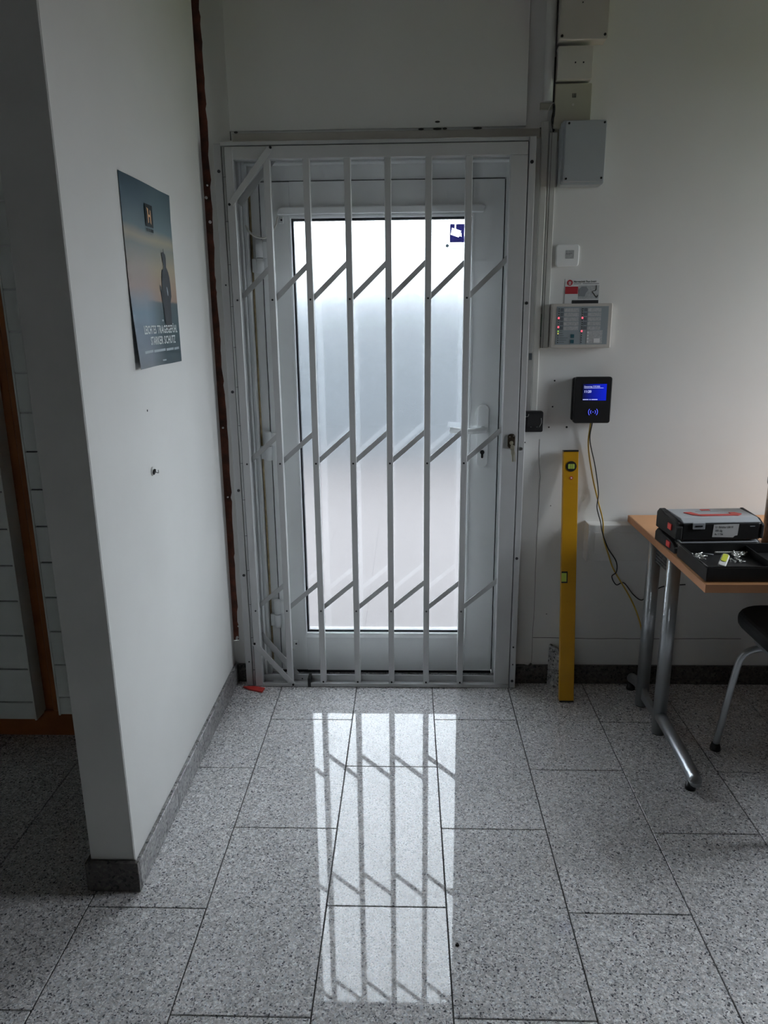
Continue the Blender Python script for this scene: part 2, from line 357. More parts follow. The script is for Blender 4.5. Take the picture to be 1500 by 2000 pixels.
# left wall (free standing pier end towards the camera) and its skirting
wl = struct(obj('wall_left', B().box(-0.828, WX, 1.6, 2.745, 0, CEIL), 'wall'), 'white plaster side wall with a poster')
obj('pier_end', B().box(-0.8285, WX - .0003, 1.5955, 1.6, 0.088, CEIL, 0.002), 'wall_cap', wl)
bl = sempty('baseboard_left', 'granite skirting along the left wall')
ys = [1.594, 1.918, 2.21, 2.50, 2.743]
for a, b_ in zip(ys, ys[1:]):
    obj('skirting_piece', B().box(WX, -0.700, a + .001, b_ - .001, 0.001, 0.084, 0.0015, 1), 'granite_skirt', bl)
obj('skirting_end_piece', B().box(-0.834, -0.7005, 1.582, 1.5945, 0.001, 0.0885, 0.001, 1), 'granite_dark', bl)['label'] = 'dark granite piece across the wall end'
obj('skirting_piece', B().box(-0.842, -0.829, 1.585, 2.2, 0.001, 0.084, 0.001, 1), 'granite_dark', bl)
# old plug hole and small drill hole in the left wall
h = thing('wall_plug', 'old dark wall plug sticking in the left wall below the poster', 'wall plug', (WX, 1.986, 1.039))
b = B(); b.tube([(WX - .001, 1.986, 1.04), (WX + .004, 1.986, 1.04)], 0.013, 14); obj('plaster_ring', b, 'wall', h)
b = B(); b.tube([(WX + .0041, 1.984, 1.039), (WX + .0075, 1.984, 1.038)], 0.0085, 12); obj('plug_sleeve', b, 'hole', h)
b = B(); b.tube(curvepts([(WX + .004, 1.997, 1.036), (WX + .012, 1.999, 1.033), (WX + .013, 1.997, 1.041)]), 0.0016, 6); obj('bent_wire', b, 'steel', h)
b = B(); b.tube([(WX - .001, 1.989, 1.208), (WX + .0008, 1.989, 1.208)], 0.0032, 10); obj('drill_hole', b, 'hole', wl)

# back wall around the door opening
OX0, OX1, OZ = -0.602, 0.398, 2.0
wb = struct(obj('wall_back', B().box(OX1, XR, WY, 2.95, 0, CEIL).box(OX0 - .0, OX1, WY, 2.95, OZ, CEIL), 'wall'), 'white plaster back wall with a barred door')
edge = []
z = 0.18; random.seed(3)
while z < CEIL:
    edge.append((-0.687 + random.uniform(-.003, .003) - 0.003 * math.sin(z * 5), z)); z += random.uniform(.012, .05)
pts = [(OX0, 0), (OX0, CEIL), (-0.682, CEIL)] + edge[::-1] + [(-0.708, 0.178), (-0.8, 0.178), (-0.8, 0)]
obj('plaster_pier', B().prism(pts, 'y', WY, 2.95), 'wall', wb)
obj('bare_strip', B().box(-0.80, -0.66, WY + .008, 2.94, 0.17, CEIL), 'brown', wb)['label'] = 'bare brown strip where plaster is missing'
pl = []
random.seed(11)
for zz in (0.185, 0.19, 0.24, 1.05, 0.78, 1.78, 1.86, 1.9): pl.append((-0.700 + random.uniform(-.01, .01), zz))
for x, zz in pl:
    rr = random.uniform(.003, .006)
    b = B(); disc(b, x, zz, WY + .003, WY + .009, rr, 7); obj('plaster_crumb', b, 'wall', wb)
# panel above the door, standing proud
obj('lintel_panel', B().box(-0.606, 0.398, WY - .014, WY, 2.066, CEIL, 0.001, 1), 'wall', wb)
obj('lintel_crack', B().box(-0.6085, -0.606, WY - .0006, WY, 2.04, CEIL), 'crack', wb)
obj('lintel_crack', B().box(0.398, 0.4003, WY - .0006, WY, 2.08, CEIL), 'crack', wb)
obj('lintel_strip', B().box(-0.60, 0.452, WY - .006, WY, 2.03, 2.060, 0.001, 1), 'boxmetal', wb)
for x, zz, w in ((-0.585, 2.062, .007), (0.045, 2.0615, .010), (0.10, 2.0615, .016), (0.125, 2.062, .008), (0.235, 2.0615, .016), (0.10, 2.083, .009)):
    b = B(); b.prism([(x + w * math.cos(t * .7854) , zz + .0035 * math.sin(t * .7854)) for t in range(8)], 'y', WY - .0146, WY - .012); obj('paint_chip', b, 'crack', wb)
# cracks in the plaster right of the gate
b = B(); pz = [(0.50 + i * .055, 0.196 + random.uniform(-.002, .002)) for i in range(16)]
b.prism([(x, z_ + .0009) for x, z_ in pz] + [(x, z_ - .0009) for x, z_ in pz[::-1]], 'y', WY - .0006, WY + .001); obj('plaster_crack', b, 'crack', wb)
b = B(); pz = [(0.499 + random.uniform(-.0015, .0015) - (.006 if k > 16 else 0), 0.09 + k * .048) for k in range(20)]
b.prism([(x + .0006, z_) for x, z_ in pz] + [(x - .0006, z_) for x, z_ in pz[::-1]], 'y', WY - .0006, WY + .001); obj('plaster_crack', b, 'crack', wb)
for x, zz, rr in ((0.537, 1.218, .0032), (0.534, 1.123, .003), (0.524, 1.047, .003), (0.590, 1.047, .004), (0.437, 0.99, .003), (0.545, .745, .002), (0.55, .30, .002)):
    b = B(); disc(b, x, zz, WY - .0007, WY + .001, rr, 8); obj('drill_hole', b, 'hole', wb)
bb = sempty('baseboard_back', 'dark granite skirting of the back wall')
xs = [0.432, 0.60, 1.02, 1.63, 2.24, 2.598]
for a, b_ in zip(xs, xs[1:]):
    if a < .5: b = B().prism([(a, .001), (b_ - .001, .001), (b_ - .001, .081), (.505, .079), (.497, .088), (.485, .076), (.47, .081), (a, .081)], 'y', WY - .012, WY)
    else: b = B().box(a + .001, b_ - .001, WY - .012, WY, 0.001, 0.081, 0.001, 1)
    obj('skirting_piece', b, 'granite_dark', bb)
obj('skirting_piece', B().box(-0.6995, -0.662, WY - .012, WY, 0.001, 0.078, 0.001, 1), 'granite_dark', bb)

# other walls of the room (outside the frame)
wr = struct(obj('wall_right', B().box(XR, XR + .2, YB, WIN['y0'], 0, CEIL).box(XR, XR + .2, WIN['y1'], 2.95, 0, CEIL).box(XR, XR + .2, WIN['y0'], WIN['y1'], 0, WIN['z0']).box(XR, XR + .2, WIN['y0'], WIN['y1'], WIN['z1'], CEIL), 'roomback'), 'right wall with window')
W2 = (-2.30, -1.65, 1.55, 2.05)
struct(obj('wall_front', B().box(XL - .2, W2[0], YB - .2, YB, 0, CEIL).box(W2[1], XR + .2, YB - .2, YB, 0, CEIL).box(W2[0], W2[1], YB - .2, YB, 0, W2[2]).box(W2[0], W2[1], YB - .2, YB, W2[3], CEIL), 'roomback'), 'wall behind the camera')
w2 = sempty('fill_window', 'small window added behind the camera for frontal fill')  # unseen opening, added only as frontal fill light
obj('window_frame', B().box(W2[0], W2[0] + .05, YB - .12, YB - .06, W2[2], W2[3]).box(W2[1] - .05, W2[1], YB - .12, YB - .06, W2[2], W2[3]).box(W2[0] + .05, W2[1] - .05, YB - .12, YB - .06, W2[2], W2[2] + .05).box(W2[0] + .05, W2[1] - .05, YB - .12, YB - .06, W2[3] - .05, W2[3]), 'pvc', w2)
struct(obj('wall_far_left', B().box(XL - .2, XL, YB, 2.4, 0, CEIL), 'roomback'), 'far left wall')
w1 = sempty('window_1', 'white framed window in the right wall')
for k in range(2):
    ya = WIN['y0'] + k * (WIN['y1'] - WIN['y0']) / 2; yb = ya + (WIN['y1'] - WIN['y0']) / 2
    f = B().box(XR + .06, XR + .12, ya, ya + .06, WIN['z0'], WIN['z1']).box(XR + .06, XR + .12, yb - .06, yb, WIN['z0'], WIN['z1']).box(XR + .06, XR + .12, ya + .06, yb - .06, WIN['z0'], WIN['z0'] + .06).box(XR + .06, XR + .12, ya + .06, yb - .06, WIN['z1'] - .06, WIN['z1'])
    obj('window_frame', f, 'pvc', w1)
obj('window_sill', B().box(XR - .04, XR + .06, WIN['y0'] - .03, WIN['y1'] + .03, WIN['z0'] - .03, WIN['z0'], .003), 'pvc', w1)
struct(obj('pavement', B().box(-30, 30, 2.99, 45, -0.3, -0.06), 'ground'), 'outdoor paving seen through the frosted pane')
struct(obj('wall_outside', B().box(-12, 14, 8.0, 8.3, -0.06, 2.0), 'hedge'), 'low grey wall added outside to darken the frosted pane')  # added backdrop; its height and tone darken the middle of the pane
struct(obj('lawn', B().box(XR + .21, 30, -30, 2.98, -0.3, -0.06), 'lawn'), 'dark lawn outside the right window')

# slatted panels in the orange wood front, left of the pier
t1 = sempty('trim_1', 'orange wooden front with plinth left of the pier')
obj('leak_filler', B().box(XL, -1.31, 2.288, 2.3215, 0.08, 0.15), 'wood', t1)  # hidden filler added to stop daylight leaking under the left panel
obj('plinth', B().box(XL, -0.8285, 2.322, 2.352, 0, 0.097, .002, 1).box(XL, -0.8285, 2.354, 2.38, 0, 0.13), 'wood', t1)
obj('stile', B().box(-1.345, -1.276, 2.335, 2.385, 0.097, 2.02, .002, 1), 'wood', t1)
obj('stile', B().box(-1.2715, -1.243, 2.322, 2.385, 0.097, 2.02, .003, 1), 'wood', t1)
obj('stile', B().box(-0.868, -0.8285, 2.345, 2.385, 0.097, 2.02), 'wood', t1)
obj('stile', B().box(XL, XL + .06, 2.335, 2.385, 0.097, 2.02), 'wood', t1)
obj('fascia', B().box(XL, -0.8285, 2.325, 2.385, 1.985, CEIL), 'tan', t1)
obj('groove', B().box(-1.276, -1.2715, 2.345, 2.36, 0.097, 2.0), 'hole', t1)
def slats(name, label, x0, x1, y, side):
    t = thing(name, label, 'slatted panel', ((x0 + x1) / 2, y, 0.095), group='white slatted panels')
    zs = [0.095, 0.161] + [0.161 + .1255 * k for k in range(1, 15)] + [1.983]
    th = 0.014; gp = 0.005
    for a, c in zip(zs, zs[1:]):
        if c - a < .02: continue
        p_ = obj('plank', B().box(x0, x1, y, y + th, a + (gp / 2 if a > .1 else 0), c - gp / 2, .0006, 1), 'plank', t)
        if a > .1: obj('joint_strip', B().box(x0, x1, y + (.009 if a < 1.1 else .006), y + th - .001, a - gp / 2 + .0002, a + gp / 2 - .0002), 'gasket' if a < 1.1 else 'joint_lit', p_)  # upper strips pale, lower dark: lit and shaded joints put into the colour
    obj('backing_board', B().box(x0, x1, y + th + .0005, y + th + .006, .097, 1.98), 'gasket', t)
    xe = x1 if side > 0 else x0
    obj('edge_strip', B().box(xe if side > 0 else xe - .006, xe + .006 if side > 0 else xe, y - .003, y + (.0655 if side > 0 else .05), 0.092, 1.985), 'plank', t)
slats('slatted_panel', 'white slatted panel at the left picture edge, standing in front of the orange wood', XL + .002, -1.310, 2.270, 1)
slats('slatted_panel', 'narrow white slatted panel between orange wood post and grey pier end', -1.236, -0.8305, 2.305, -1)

# ------------------------------------------------------------------ door behind the gate
DY = 2.808
SX0, SX1, SZ0, SZ1 = -0.530, 0.343, 0.018, 1.917
GX0, GX1, GZ0, GZ1 = -0.4225, 0.2305, 0.185, 1.797
d1 = sempty('door_1', 'white plastic door with frosted glass pane')
f = B().box(OX0, SX0 - .004, DY + .006, 2.88, 0.001, OZ).box(SX1 + .004, OX1, DY + .006, 2.88, 0.001, OZ).box(SX0 - .004, SX1 + .004, DY + .006, 2.88, SZ1 + .004, OZ)
obj('door_frame', f, 'pvc', d1)
obj('frame_rebate', B().box(OX0 + .01, OX1 - .01, 2.845, 2.879, 0.0015, OZ - .01) if False else B().box(SX0 - .006, SX0 - .0005, 2.822, 2.86, SZ0, SZ1).box(SX1 + .0005, SX1 + .006, 2.822, 2.86, SZ0, SZ1).box(SX0, SX1, 2.822, 2.86, SZ1 + .0005, SZ1 + .006), 'gasket', d1)
# frame mouldings towards the reveal
obj('frame_moulding', B().box(OX0 + .002, OX0 + .016, WY + .004, DY + .006, 0.001, OZ - .002, .003).box(OX0 + .016, OX0 + .030, 2.775, DY + .006, 0.001, OZ - .002, .003), 'pvc', d1)
obj('frame_moulding', B().box(OX1 - .014, OX1 - .001, WY + .004, DY + .006, 0.001, OZ - .002, .003), 'pvc', d1)
obj('frame_moulding', B().box(OX0 + .03, OX1 - .014, 2.77, DY + .006, OZ - .030, OZ - .001, .003), 'pvc', d1)
obj('foam_joint', B().tube([(OX0 + .034, DY + .004, .04), (OX0 + .036, DY + .002, .5), (OX0 + .033, DY + .004, 1.2), (OX0 + .035, DY + .003, 1.9)], .004, 6), 'foam', d1)
s = B().box(SX0, GX0, DY, 2.872, SZ0, SZ1, .003).box(GX1, SX1, DY, 2.872, SZ0, SZ1, .003).box(GX0, GX1, DY, 2.872, SZ0, GZ0, .0).box(GX0, GX1, DY, 2.872, GZ1, SZ1, .0)
sash = obj('sash', s, 'pvc', d1)
bd = .009
obj('gasket', B().box(GX0, GX0 + bd, 2.824, 2.85, GZ0, GZ1).box(GX1 - bd, GX1, 2.824, 2.85, GZ0, GZ1).box(GX0 + bd, GX1 - bd, 2.824, 2.85, GZ0, GZ0 + bd).box(GX0 + bd, GX1 - bd, 2.824, 2.85, GZ1 - bd, GZ1), 'gasket', d1)
obj('glass_pane', B().box(GX0 + .006, GX1 - .006, 2.832, 2.842, GZ0 + .006, GZ1 - .006), 'pane', d1)
for (a, c, e, f_) in ((GX0 - .007, GX0 + .0015, GZ0 - .007, GZ1 + .007), (GX1 - .0015, GX1 + .007, GZ0 - .007, GZ1 + .007)):
    obj('glazing_bead', B().box(a, c, DY - .004, DY + .02, e, f_, .0015), 'pvc', d1)
obj('glazing_bead', B().box(GX0, GX1, DY - .004, DY + .02, GZ1 - .0015, GZ1 + .007, .0015), 'pvc', d1)
obj('glazing_bead', B().prism([(DY - .006, GZ0 - .018), (DY + .012, GZ0 - .018), (DY + .012, GZ0 + .001), (DY + .006, GZ0 + .001)], 'x', GX0, GX1, .001), 'pvc', d1)
obj('drip_ledge', B().prism([(-0.468, 1.806), (0.268, 1.806), (0.276, 1.826), (0.262, 1.832), (-0.448, 1.832), (-0.462, 1.826)], 'y', DY - .018, DY, .004), 'pvc', d1)
obj('seal', B().box(SX0, SX1, DY + .006, 2.86, 0.0, SZ0), 'gasket', d1)
obj('threshold', B().box(OX0 + .03, OX1 - .014, WY + .002, DY + .004, 0.0003, 0.006), 'granite_cut', d1)
def hinge(zc, zt, zb, x=-0.537):
    hg = obj('hinge', B().tube([(x, DY - .012, zc + .001), (x, DY - .012, zt)], .0135, 16).box(x, x + .034, DY - .014, DY, zc + .001, zt - .004, .003), 'pvc', d1)
    obj('hinge_base', B().tube([(x + .0, DY - .012, zb), (x, DY - .012, zc - .001)], .0145, 16).box(x - .030, x, DY - .012, DY + .006, zb + .004, zc - .001, .003), 'pvc', hg)
    obj('hinge_joint', B().tube([(x, DY - .012, zc - .001), (x, DY - .012, zc + .001)], .0118, 12), 'gasket', hg)
hinge(1.660, 1.722, 1.607, -.537); hinge(0.972, 1.026, 0.916, -.541); hinge(0.275, 0.335, 0.217, -.537)
# handle
es = obj('escutcheon', B().prism(rounded(0.263, 0.307, 0.884, 1.126, .021, 6), 'y', DY - .010, DY, .003, 2, True), 'pvc', d1)
b = B(); b.tube([(0.285, DY - .010, 1.034), (0.285, DY - .048, 1.034)], .010, 12)
b.tube(curvepts([(0.296, DY - .045, 1.034), (0.270, DY - .052, 1.034), (0.225, DY - .055, 1.031), (0.185, DY - .054, 1.034), (0.157, DY - .050, 1.037)]), .011, 12, sq=.6)
obj('lever', b, 'pvc', es)
b = B(); disc(b, 0.284, 0.944, DY - .0125, DY - .009, .0085, 14); b.prism(rounded(.2797, .2883, 0.921, 0.944, .0042), 'y', DY - .0125, DY - .009); obj('lock_cylinder', b, 'screw', es)
# contact cables at the hinge side
c1 = thing('contact_cable', 'thin white cable looped at the top of the door hinge side', 'cable', (-0.56, 2.79, 1.72), group='white contact cables on the door')
obj('cable_loop', B().tube(curvepts([(-0.592, 2.80, 1.85), (-0.586, 2.785, 1.80), (-0.572, 2.775, 1.757), (-0.545, 2.77, 1.733), (-0.513, 2.77, 1.726), (-0.488, 2.775, 1.742), (-0.472, 2.785, 1.77), (-0.464, 2.795, 1.80)]), .0035, 8), 'cable_w', c1)
b = B().box(-0.463, -0.447, DY - .008, DY, 1.778, 1.80, .002); cc = obj('clip', b, 'pvc', c1)
b = B(); disc(b, -0.453, 1.789, DY - .0105, DY - .007, .0035, 10); obj('clip_screw', b, 'screw', cc)
c2 = thing('contact_cable', 'thin white cable hanging at the bottom of the door hinge side', 'cable', (-0.56, 2.79, 0.08), group='white contact cables on the door')
obj('cable_loop', B().tube(curvepts([(-0.588, 2.80, 0.36), (-0.592, 2.785, 0.30), (-0.590, 2.78, 0.24), (-0.58, 2.775, 0.18), (-0.562, 2.775, 0.13), (-0.535, 2.78, 0.095), (-0.50, 2.79, 0.085), (-0.477, 2.797, 0.12)]), .0035, 8), 'cable_w', c2)
b = B().box(-0.478, -0.460, DY - .008, DY, 0.129, 0.153, .002); cc = obj('clip', b, 'pvc', c2)
b = B(); disc(b, -0.466, 0.141, DY - .0105, DY - .007, .0035, 10); obj('clip_screw', b, 'screw', cc)

# sticker on the pane, printed for the street side so it reads mirrored in here
st = thing('camera_sticker', 'purple surveillance camera sticker on the glass, seen from behind and mirrored', 'sticker', (0.18, 2.8305, 1.68))
SYY = 2.8308
obj('sticker_border', B().box(.1485, .1497, SYY, SYY + .0003, 1.679, 1.775).box(.2153, .2165, SYY, SYY + .0003, 1.679, 1.775).box(.1497, .2153, SYY, SYY + .0003, 1.7738, 1.775).box(.1497, .2153, SYY, SYY + .0003, 1.679, 1.6802), 'film_grey', st)
px0, px1, pz0, pz1 = .1517, .2133, 1.7085, 1.771
cut = [(px0, pz0), (px1, pz0), (px1, pz1), (.1735, pz1), (.1735, 1.7535), (.1925, 1.7478), (.1885, 1.7425), (.1928, 1.7405), (.1938, 1.7275), (.1885, 1.7305), (.1825, 1.7262), (.1552, 1.7355), (.1595, 1.7585), (.1690, 1.7548), (.1690, pz1), (px0, pz1)]
obj('camera_picture', B().prism(cut, 'y', SYY, SYY + .0003), 'film_purple', st)
textmesh('lettering', 'ACHTUNG', 0.0125, lambda u, v: (0.2115 - u, SYY, 1.6935 + v), 'film_grey', st, 'LEFT', .95, bold=.0002)
obj('small_print', B().box(.156, .210, SYY, SYY + .0003, 1.6865, 1.6885), 'film_grey', st)
b = B(); disc(b, .1425, 1.6975, SYY, SYY + .0004, .0062, 14); obj('dot', b, 'film_grey', st)
obj('curl_line', B().tube(curvepts([(.147, SYY, 1.702), (.158, SYY, 1.709), (.18, SYY, 1.7125), (.198, SYY, 1.717), (.208, SYY, 1.727)]), .0006, 5), 'film_white', st)

# ------------------------------------------------------------------ scissor security gate
G = 2.692
gt = thing('security_gate', 'white metal security gate with six upright bars in front of the door', 'security gate', (-0.1, 2.72, 0))
def screw(parent, x, zz, y, r=.0042, m='screw'):
    b = B(); disc(b, x, zz, y - .0018, y + .001, r, 12); o = obj('screw', b, m, parent); return o
jl = obj('jamb', B().box(-0.659, -0.633, G + .008, WY, 0.002, 2.022, .0015, 1), 'gate', gt)
for zz in (1.935, 1.564, 1.189, .818, .477, .107): 
    screw(jl, -0.644, zz, G + .008, .0055 if zz not in (1.564, .107) else .003)
jr = obj('jamb', B().box(0.4055, 0.428, G, WY, 0.002, 2.026, .0015, 1), 'gate', gt)
for zz, rr in ((1.947, .006), (1.492, .0055), (.976, .0062), (.55, .0055), (.18, .0035), (.105, .0028), (.033, .0055)): screw(jr, .4155, zz, G, rr, 'steel' if zz == .976 else 'screw')
obj('head_jamb', B().box(-0.633, 0.4045, G + .004, WY, 2.0135, 2.026, .001, 1), 'gate', gt)
pin = obj('hinge_strip', B().tube([(-0.6265, G + .012, 0.004), (-0.6265, G + .012, 2.012)], .0048, 10), 'gate', gt)
for k in range(14): 
    zz = 0.07 + k * .142
    obj('knuckle_joint', B().tube([(-0.6265, G + .012, zz), (-0.6265, G + .012, zz + .0016)], .0052, 10), 'screw', pin)
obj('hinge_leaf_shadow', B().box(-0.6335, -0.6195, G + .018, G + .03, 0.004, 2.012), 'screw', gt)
sl = obj('stile', B().box(-0.620, -0.592, G, G + .040, 0.003, 2.0105, .0015, 1), 'gate', gt)
for zz in (1.512, .921, .331): screw(sl, -0.604, zz, G, .0035)
sr = obj('lock_stile', B().box(0.3455, 0.402, G, G + .042, 0.018, 1.9695, .0015, 1), 'gate', gt)
obj('head_rail', B().box(-0.592, 0.402, G + .001, G + .040, 1.970, 2.0105, .0015, 1), 'gate', gt)
br = obj('track_rail', B().prism([(G, .002), (G + .044, .002), (G + .044, .036), (G + .037, .036), (G + .037, .009), (G + .008, .009), (G + .008, .0165), (G, .0165)], 'x', -0.592, 0.402, .0007, 1), 'gate', gt)
obj('rail_clip', B().box(-0.408, -0.396, G - .002, G + .046, .001, .039, .001, 1), 'black', br)
for x, zz in ((-0.47, .012), (-0.435, .022)):
    screw(br, x, zz - .003, G if x < -.45 else G + .036, .003)
BX = [-0.4795, -0.3445, -0.205, -0.068, 0.0705, 0.2065]
ZL = [(1.512, .128), (0.922, .118), (0.331, .114)]
for x in BX:
    o = obj('bar', B().box(x - .0112, x + .0112, G + .0005, G + .030, .0185 if x > -.47 else .0100, 1.9695, .0012, 1), 'gate', gt)
    for zz, _ in ZL: screw(o, x, zz, G + .0005, .0036, 'hole' if zz > .5 else 'screw')
    if x > -.47: screw(o, x, .024, G + .0005, .0036, 'hole')
xsall = [-0.606] + BX + [0.357]
for a, c in zip(xsall, xsall[1:]):
    for zz, rise in ZL:
        x0, x1 = a, c - .004 if c < .3 else c - .005
        z0, z1 = zz - .002, zz + rise * (x1 - a) / .137
        dx, dz = x1 - x0, z1 - z0; L = math.hypot(dx, dz); nx, nz = -dz / L * .0088, dx / L * .0088
        obj('link', B().prism([(x0 - nx, z0 - nz), (x1 - nx, z1 - nz), (x1 + nx, z1 + nz), (x0 + nx, z0 + nz)], 'y', G + .0305, G + .0345, .0006, 1), 'gate', gt)
def brace(x0, z0, x1, z1, y0, y1, w):
    dx, dz = x1 - x0, z1 - z0; L = math.hypot(dx, dz); nx, nz = -dz / L * w, dx / L * w
    return obj('corner_brace', B().prism([(x0 - nx, z0 - nz), (x1 - nx, z1 - nz), (x1 + nx, z1 + nz), (x0 + nx, z0 + nz)], 'y', y0, y1, .0008, 1), 'gate', gt)
o = brace(-0.608, 1.829, -0.463, 2.004, G - .0035, G - .0003, .0105); screw(o, -.612, 1.828, G - .0035, .0045, 'hole'); screw(o, -.462, 2.0045, G - .0035, .0045, 'hole')
brace(-0.588, 1.834, -0.455, 1.985, G + .0405, G + .0435, .011)
o = brace(-0.617, 0.193, -0.466, 0.011, G - .0035, G - .0003, .0105); screw(o, -.615, .191, G - .0035, .0045, 'hole'); screw(o, -.467, .0125, G - .0035, .0045, 'hole')
brace(-0.60, 0.212, -0.452, 0.025, G + .0445, G + .0475, .0125)
# lock
lk = obj('lock_rosette', B().prism(rounded(.3655, .3925, .978, 1.031, .011, 5), 'y', G - .006, G + .001, .002, 2, True), 'bronze', gt)
b = B(); disc(b, .379, .998, G - .011, G - .005, .0075, 16); obj('lock_core', b, 'brass_pale', lk)
for x, zz in ((.3725, 1.021), (.3865, 1.024)): screw(lk, x, zz, G - .006, .0028, 'steel')
ky = thing('key_bunch', 'two pale keys hanging from the lock of the security gate', 'keys', (.383, G - .02, .94))
b = B(); b.prism(rounded(.3735, .3885, .974, .993, .005), 'y', G - .024, G - .0215); b.tube([(.3795, G - .022, .998), (.3795, G - .0105, .998)], .002, 6); obj('inserted_key', b, 'brass_pale', ky)
b = B(); b.prism([(.376, .980), (.387, .980), (.389, .962), (.3855, .955), (.3868, .935), (.383, .930), (.3795, .934), (.379, .955), (.3755, .963)], 'y', G - .027, G - .0247); obj('hanging_key', b, 'brass_pale', ky)
b = B(); b.prism([(.386, .972), (.3905, .968), (.3915, .948), (.3945, .932), (.3905, .931), (.3875, .948)], 'y', G - .0245, G - .0225); obj('hanging_key', b, 'brass_pale', ky)

# ------------------------------------------------------------------ things on the back wall, right of the gate
def wallbox(name, label, x0, x1, z0, z1, d, m, cat='box', r=.004, bev=.002):
    t = thing(name, label, cat, ((x0 + x1) / 2, WY, z0))
    return t, obj('housing', B().prism(rounded(x0, x1, z0, z1, r, 3), 'y', WY - d, WY, bev, 2, True), m, t)
t, o = wallbox('junction_box', 'large off-white cover box at the top picture edge beside the vertical pipe', .487, .641, 2.305, 2.58, .058, 'boxmetal')
for x, zz in ((.4955, 2.316), (.632, 2.318), (.5565, 2.42), (.5565, 2.409)): screw(o, x, zz, WY - .058, .0042 if zz < 2.4 else .002, 'hole')
t, o = wallbox('blank_cover_box', 'small square white box with two dark dots above the beige box', .488, .602, 2.194, 2.292, .045, 'boxwhite')
for x in (.545, .571): screw(o, x, 2.243, WY - .045, .0024, 'hole')
t, o = wallbox('sensor_box', 'flat beige square box between white box and grey junction box', .487, .607, 2.055, 2.187, .030, 'boxbeige')
for k in range(3): obj('vent_slot', B().box(.5435 + k * .005, .5455 + k * .005, WY - .0306, WY - .029, 2.144, 2.157), 'hole', o)
b = B(); disc(b, .547, 2.123, WY - .031, WY - .029, .004, 10); obj('knob', b, 'boxwhite', o)
t, o = wallbox('grey_junction_box', 'grey plastic junction box with four black corner screws', .510, .656, 1.872, 2.070, .060, 'boxgrey', r=.008)
lid = obj('lid', B().prism(rounded(.518, .652, 1.880, 2.066, .006, 3), 'y', WY - .076, WY - .0605, .002, 2, True), 'boxgrey', t)
for x, zz in ((.5265, 1.889), (.643, 1.890), (.5285, 2.057), (.644, 2.058)): screw(lid, x, zz, WY - .076, .0036, 'hole')
obj('mounting_tab', B().box(.488, .510, WY - .004, WY - .0005, 2.02, 2.058), 'boxbeige', t)
# trunking and pipe
t = thing('cable_trunking', 'pale grey vertical cable trunking running down beside the gate to the black socket', 'trunking', (.464, WY, 1.10), group='vertical cable trunkings')
obj('channel', B().box(.4505, .4745, WY - .018, WY, 1.112, 2.078, .002), 'trunk', t)
obj('cover', B().box(.4530, .4720, WY - .020, WY - .0182, 1.112, 2.078, .001, 1), 'trunk', t)
obj('sticker', B().box(.4395, .4503, WY - .0012, WY - .0002, 1.293, 1.317), 'labeldark', t)
t = thing('cable_trunking', 'narrow white vertical trunking ending left of the alarm keypad', 'trunking', (.49, WY, 1.34), group='vertical cable trunkings')
obj('channel', B().box(.4775, .5035, WY - .014, WY, 1.335, 2.045, .002), 'trunk', t)
obj('groove', B().box(.4845, .4857, WY - .0146, WY - .0138, 1.336, 2.044), 'crack', t)
obj('green_sticker', B().box(.4759, .4772, WY - .013, WY - .001, 1.375, 1.455), 'green', t)
t = thing('conduit_pipe', 'thick pale vertical pipe running up to the top picture edge', 'pipe', (.468, WY, 2.14))
obj('pipe', B().tube([(.466, WY - .018, 2.135), (.466, WY - .018, 2.745)], .0165, 16), 'trunk', t)
obj('wall_clamp', B().box(.443, .484, WY - .010, WY - .0005, 2.115, 2.137, .001, 1), 'boxbeige', t)
t = thing('loose_cables', 'dark loose cables hanging between vertical pipe and wall boxes', 'cable', (.48, WY, 2.05))
for k, pts in enumerate(([(.4858, WY - .02, 2.128), (.4852, WY - .036, 2.118), (.4858, WY - .034, 2.10), (.487, WY - .015, 2.07)], [(.4862, WY - .01, 2.27), (.4855, WY - .012, 2.20), (.4862, WY - .012, 2.12), (.492, WY - .01, 2.05)], [(.489, WY - .012, 2.12), (.483, WY - .01, 2.08), (.492, WY - .008, 2.04)])):
    obj('dark_wire', B().tube(curvepts(pts), .0022 if k else .0030, 6), 'cable_k', t)
obj('white_wire', B().tube(curvepts([(.489, WY - .018, 2.132), (.478, WY - .022, 2.128), (.468, WY - .02, 2.105), (.466, WY - .012, 2.076)]), .0018, 6), 'cable_w', t)
obj('torn_foam', B().box(.444, .4503, WY - .006, WY - .0005, 2.03, 2.062, .002, 1), 'hole', t)

t, o = wallbox('light_switch', 'white rounded wall switch with small grey label above the sticker card', .5185, .5985, 1.6145, 1.6885, .012, 'pvc', 'switch', r=.010, bev=.003)
obj('label', B().box(.551, .580, WY - .0127, WY - .0119, 1.641, 1.669), 'labelgrey', o)
textmesh('lettering', 'ALARM', .0065, lambda u, v: (.5525 + u, WY - .0131, 1.655 + v), 'ink', o)

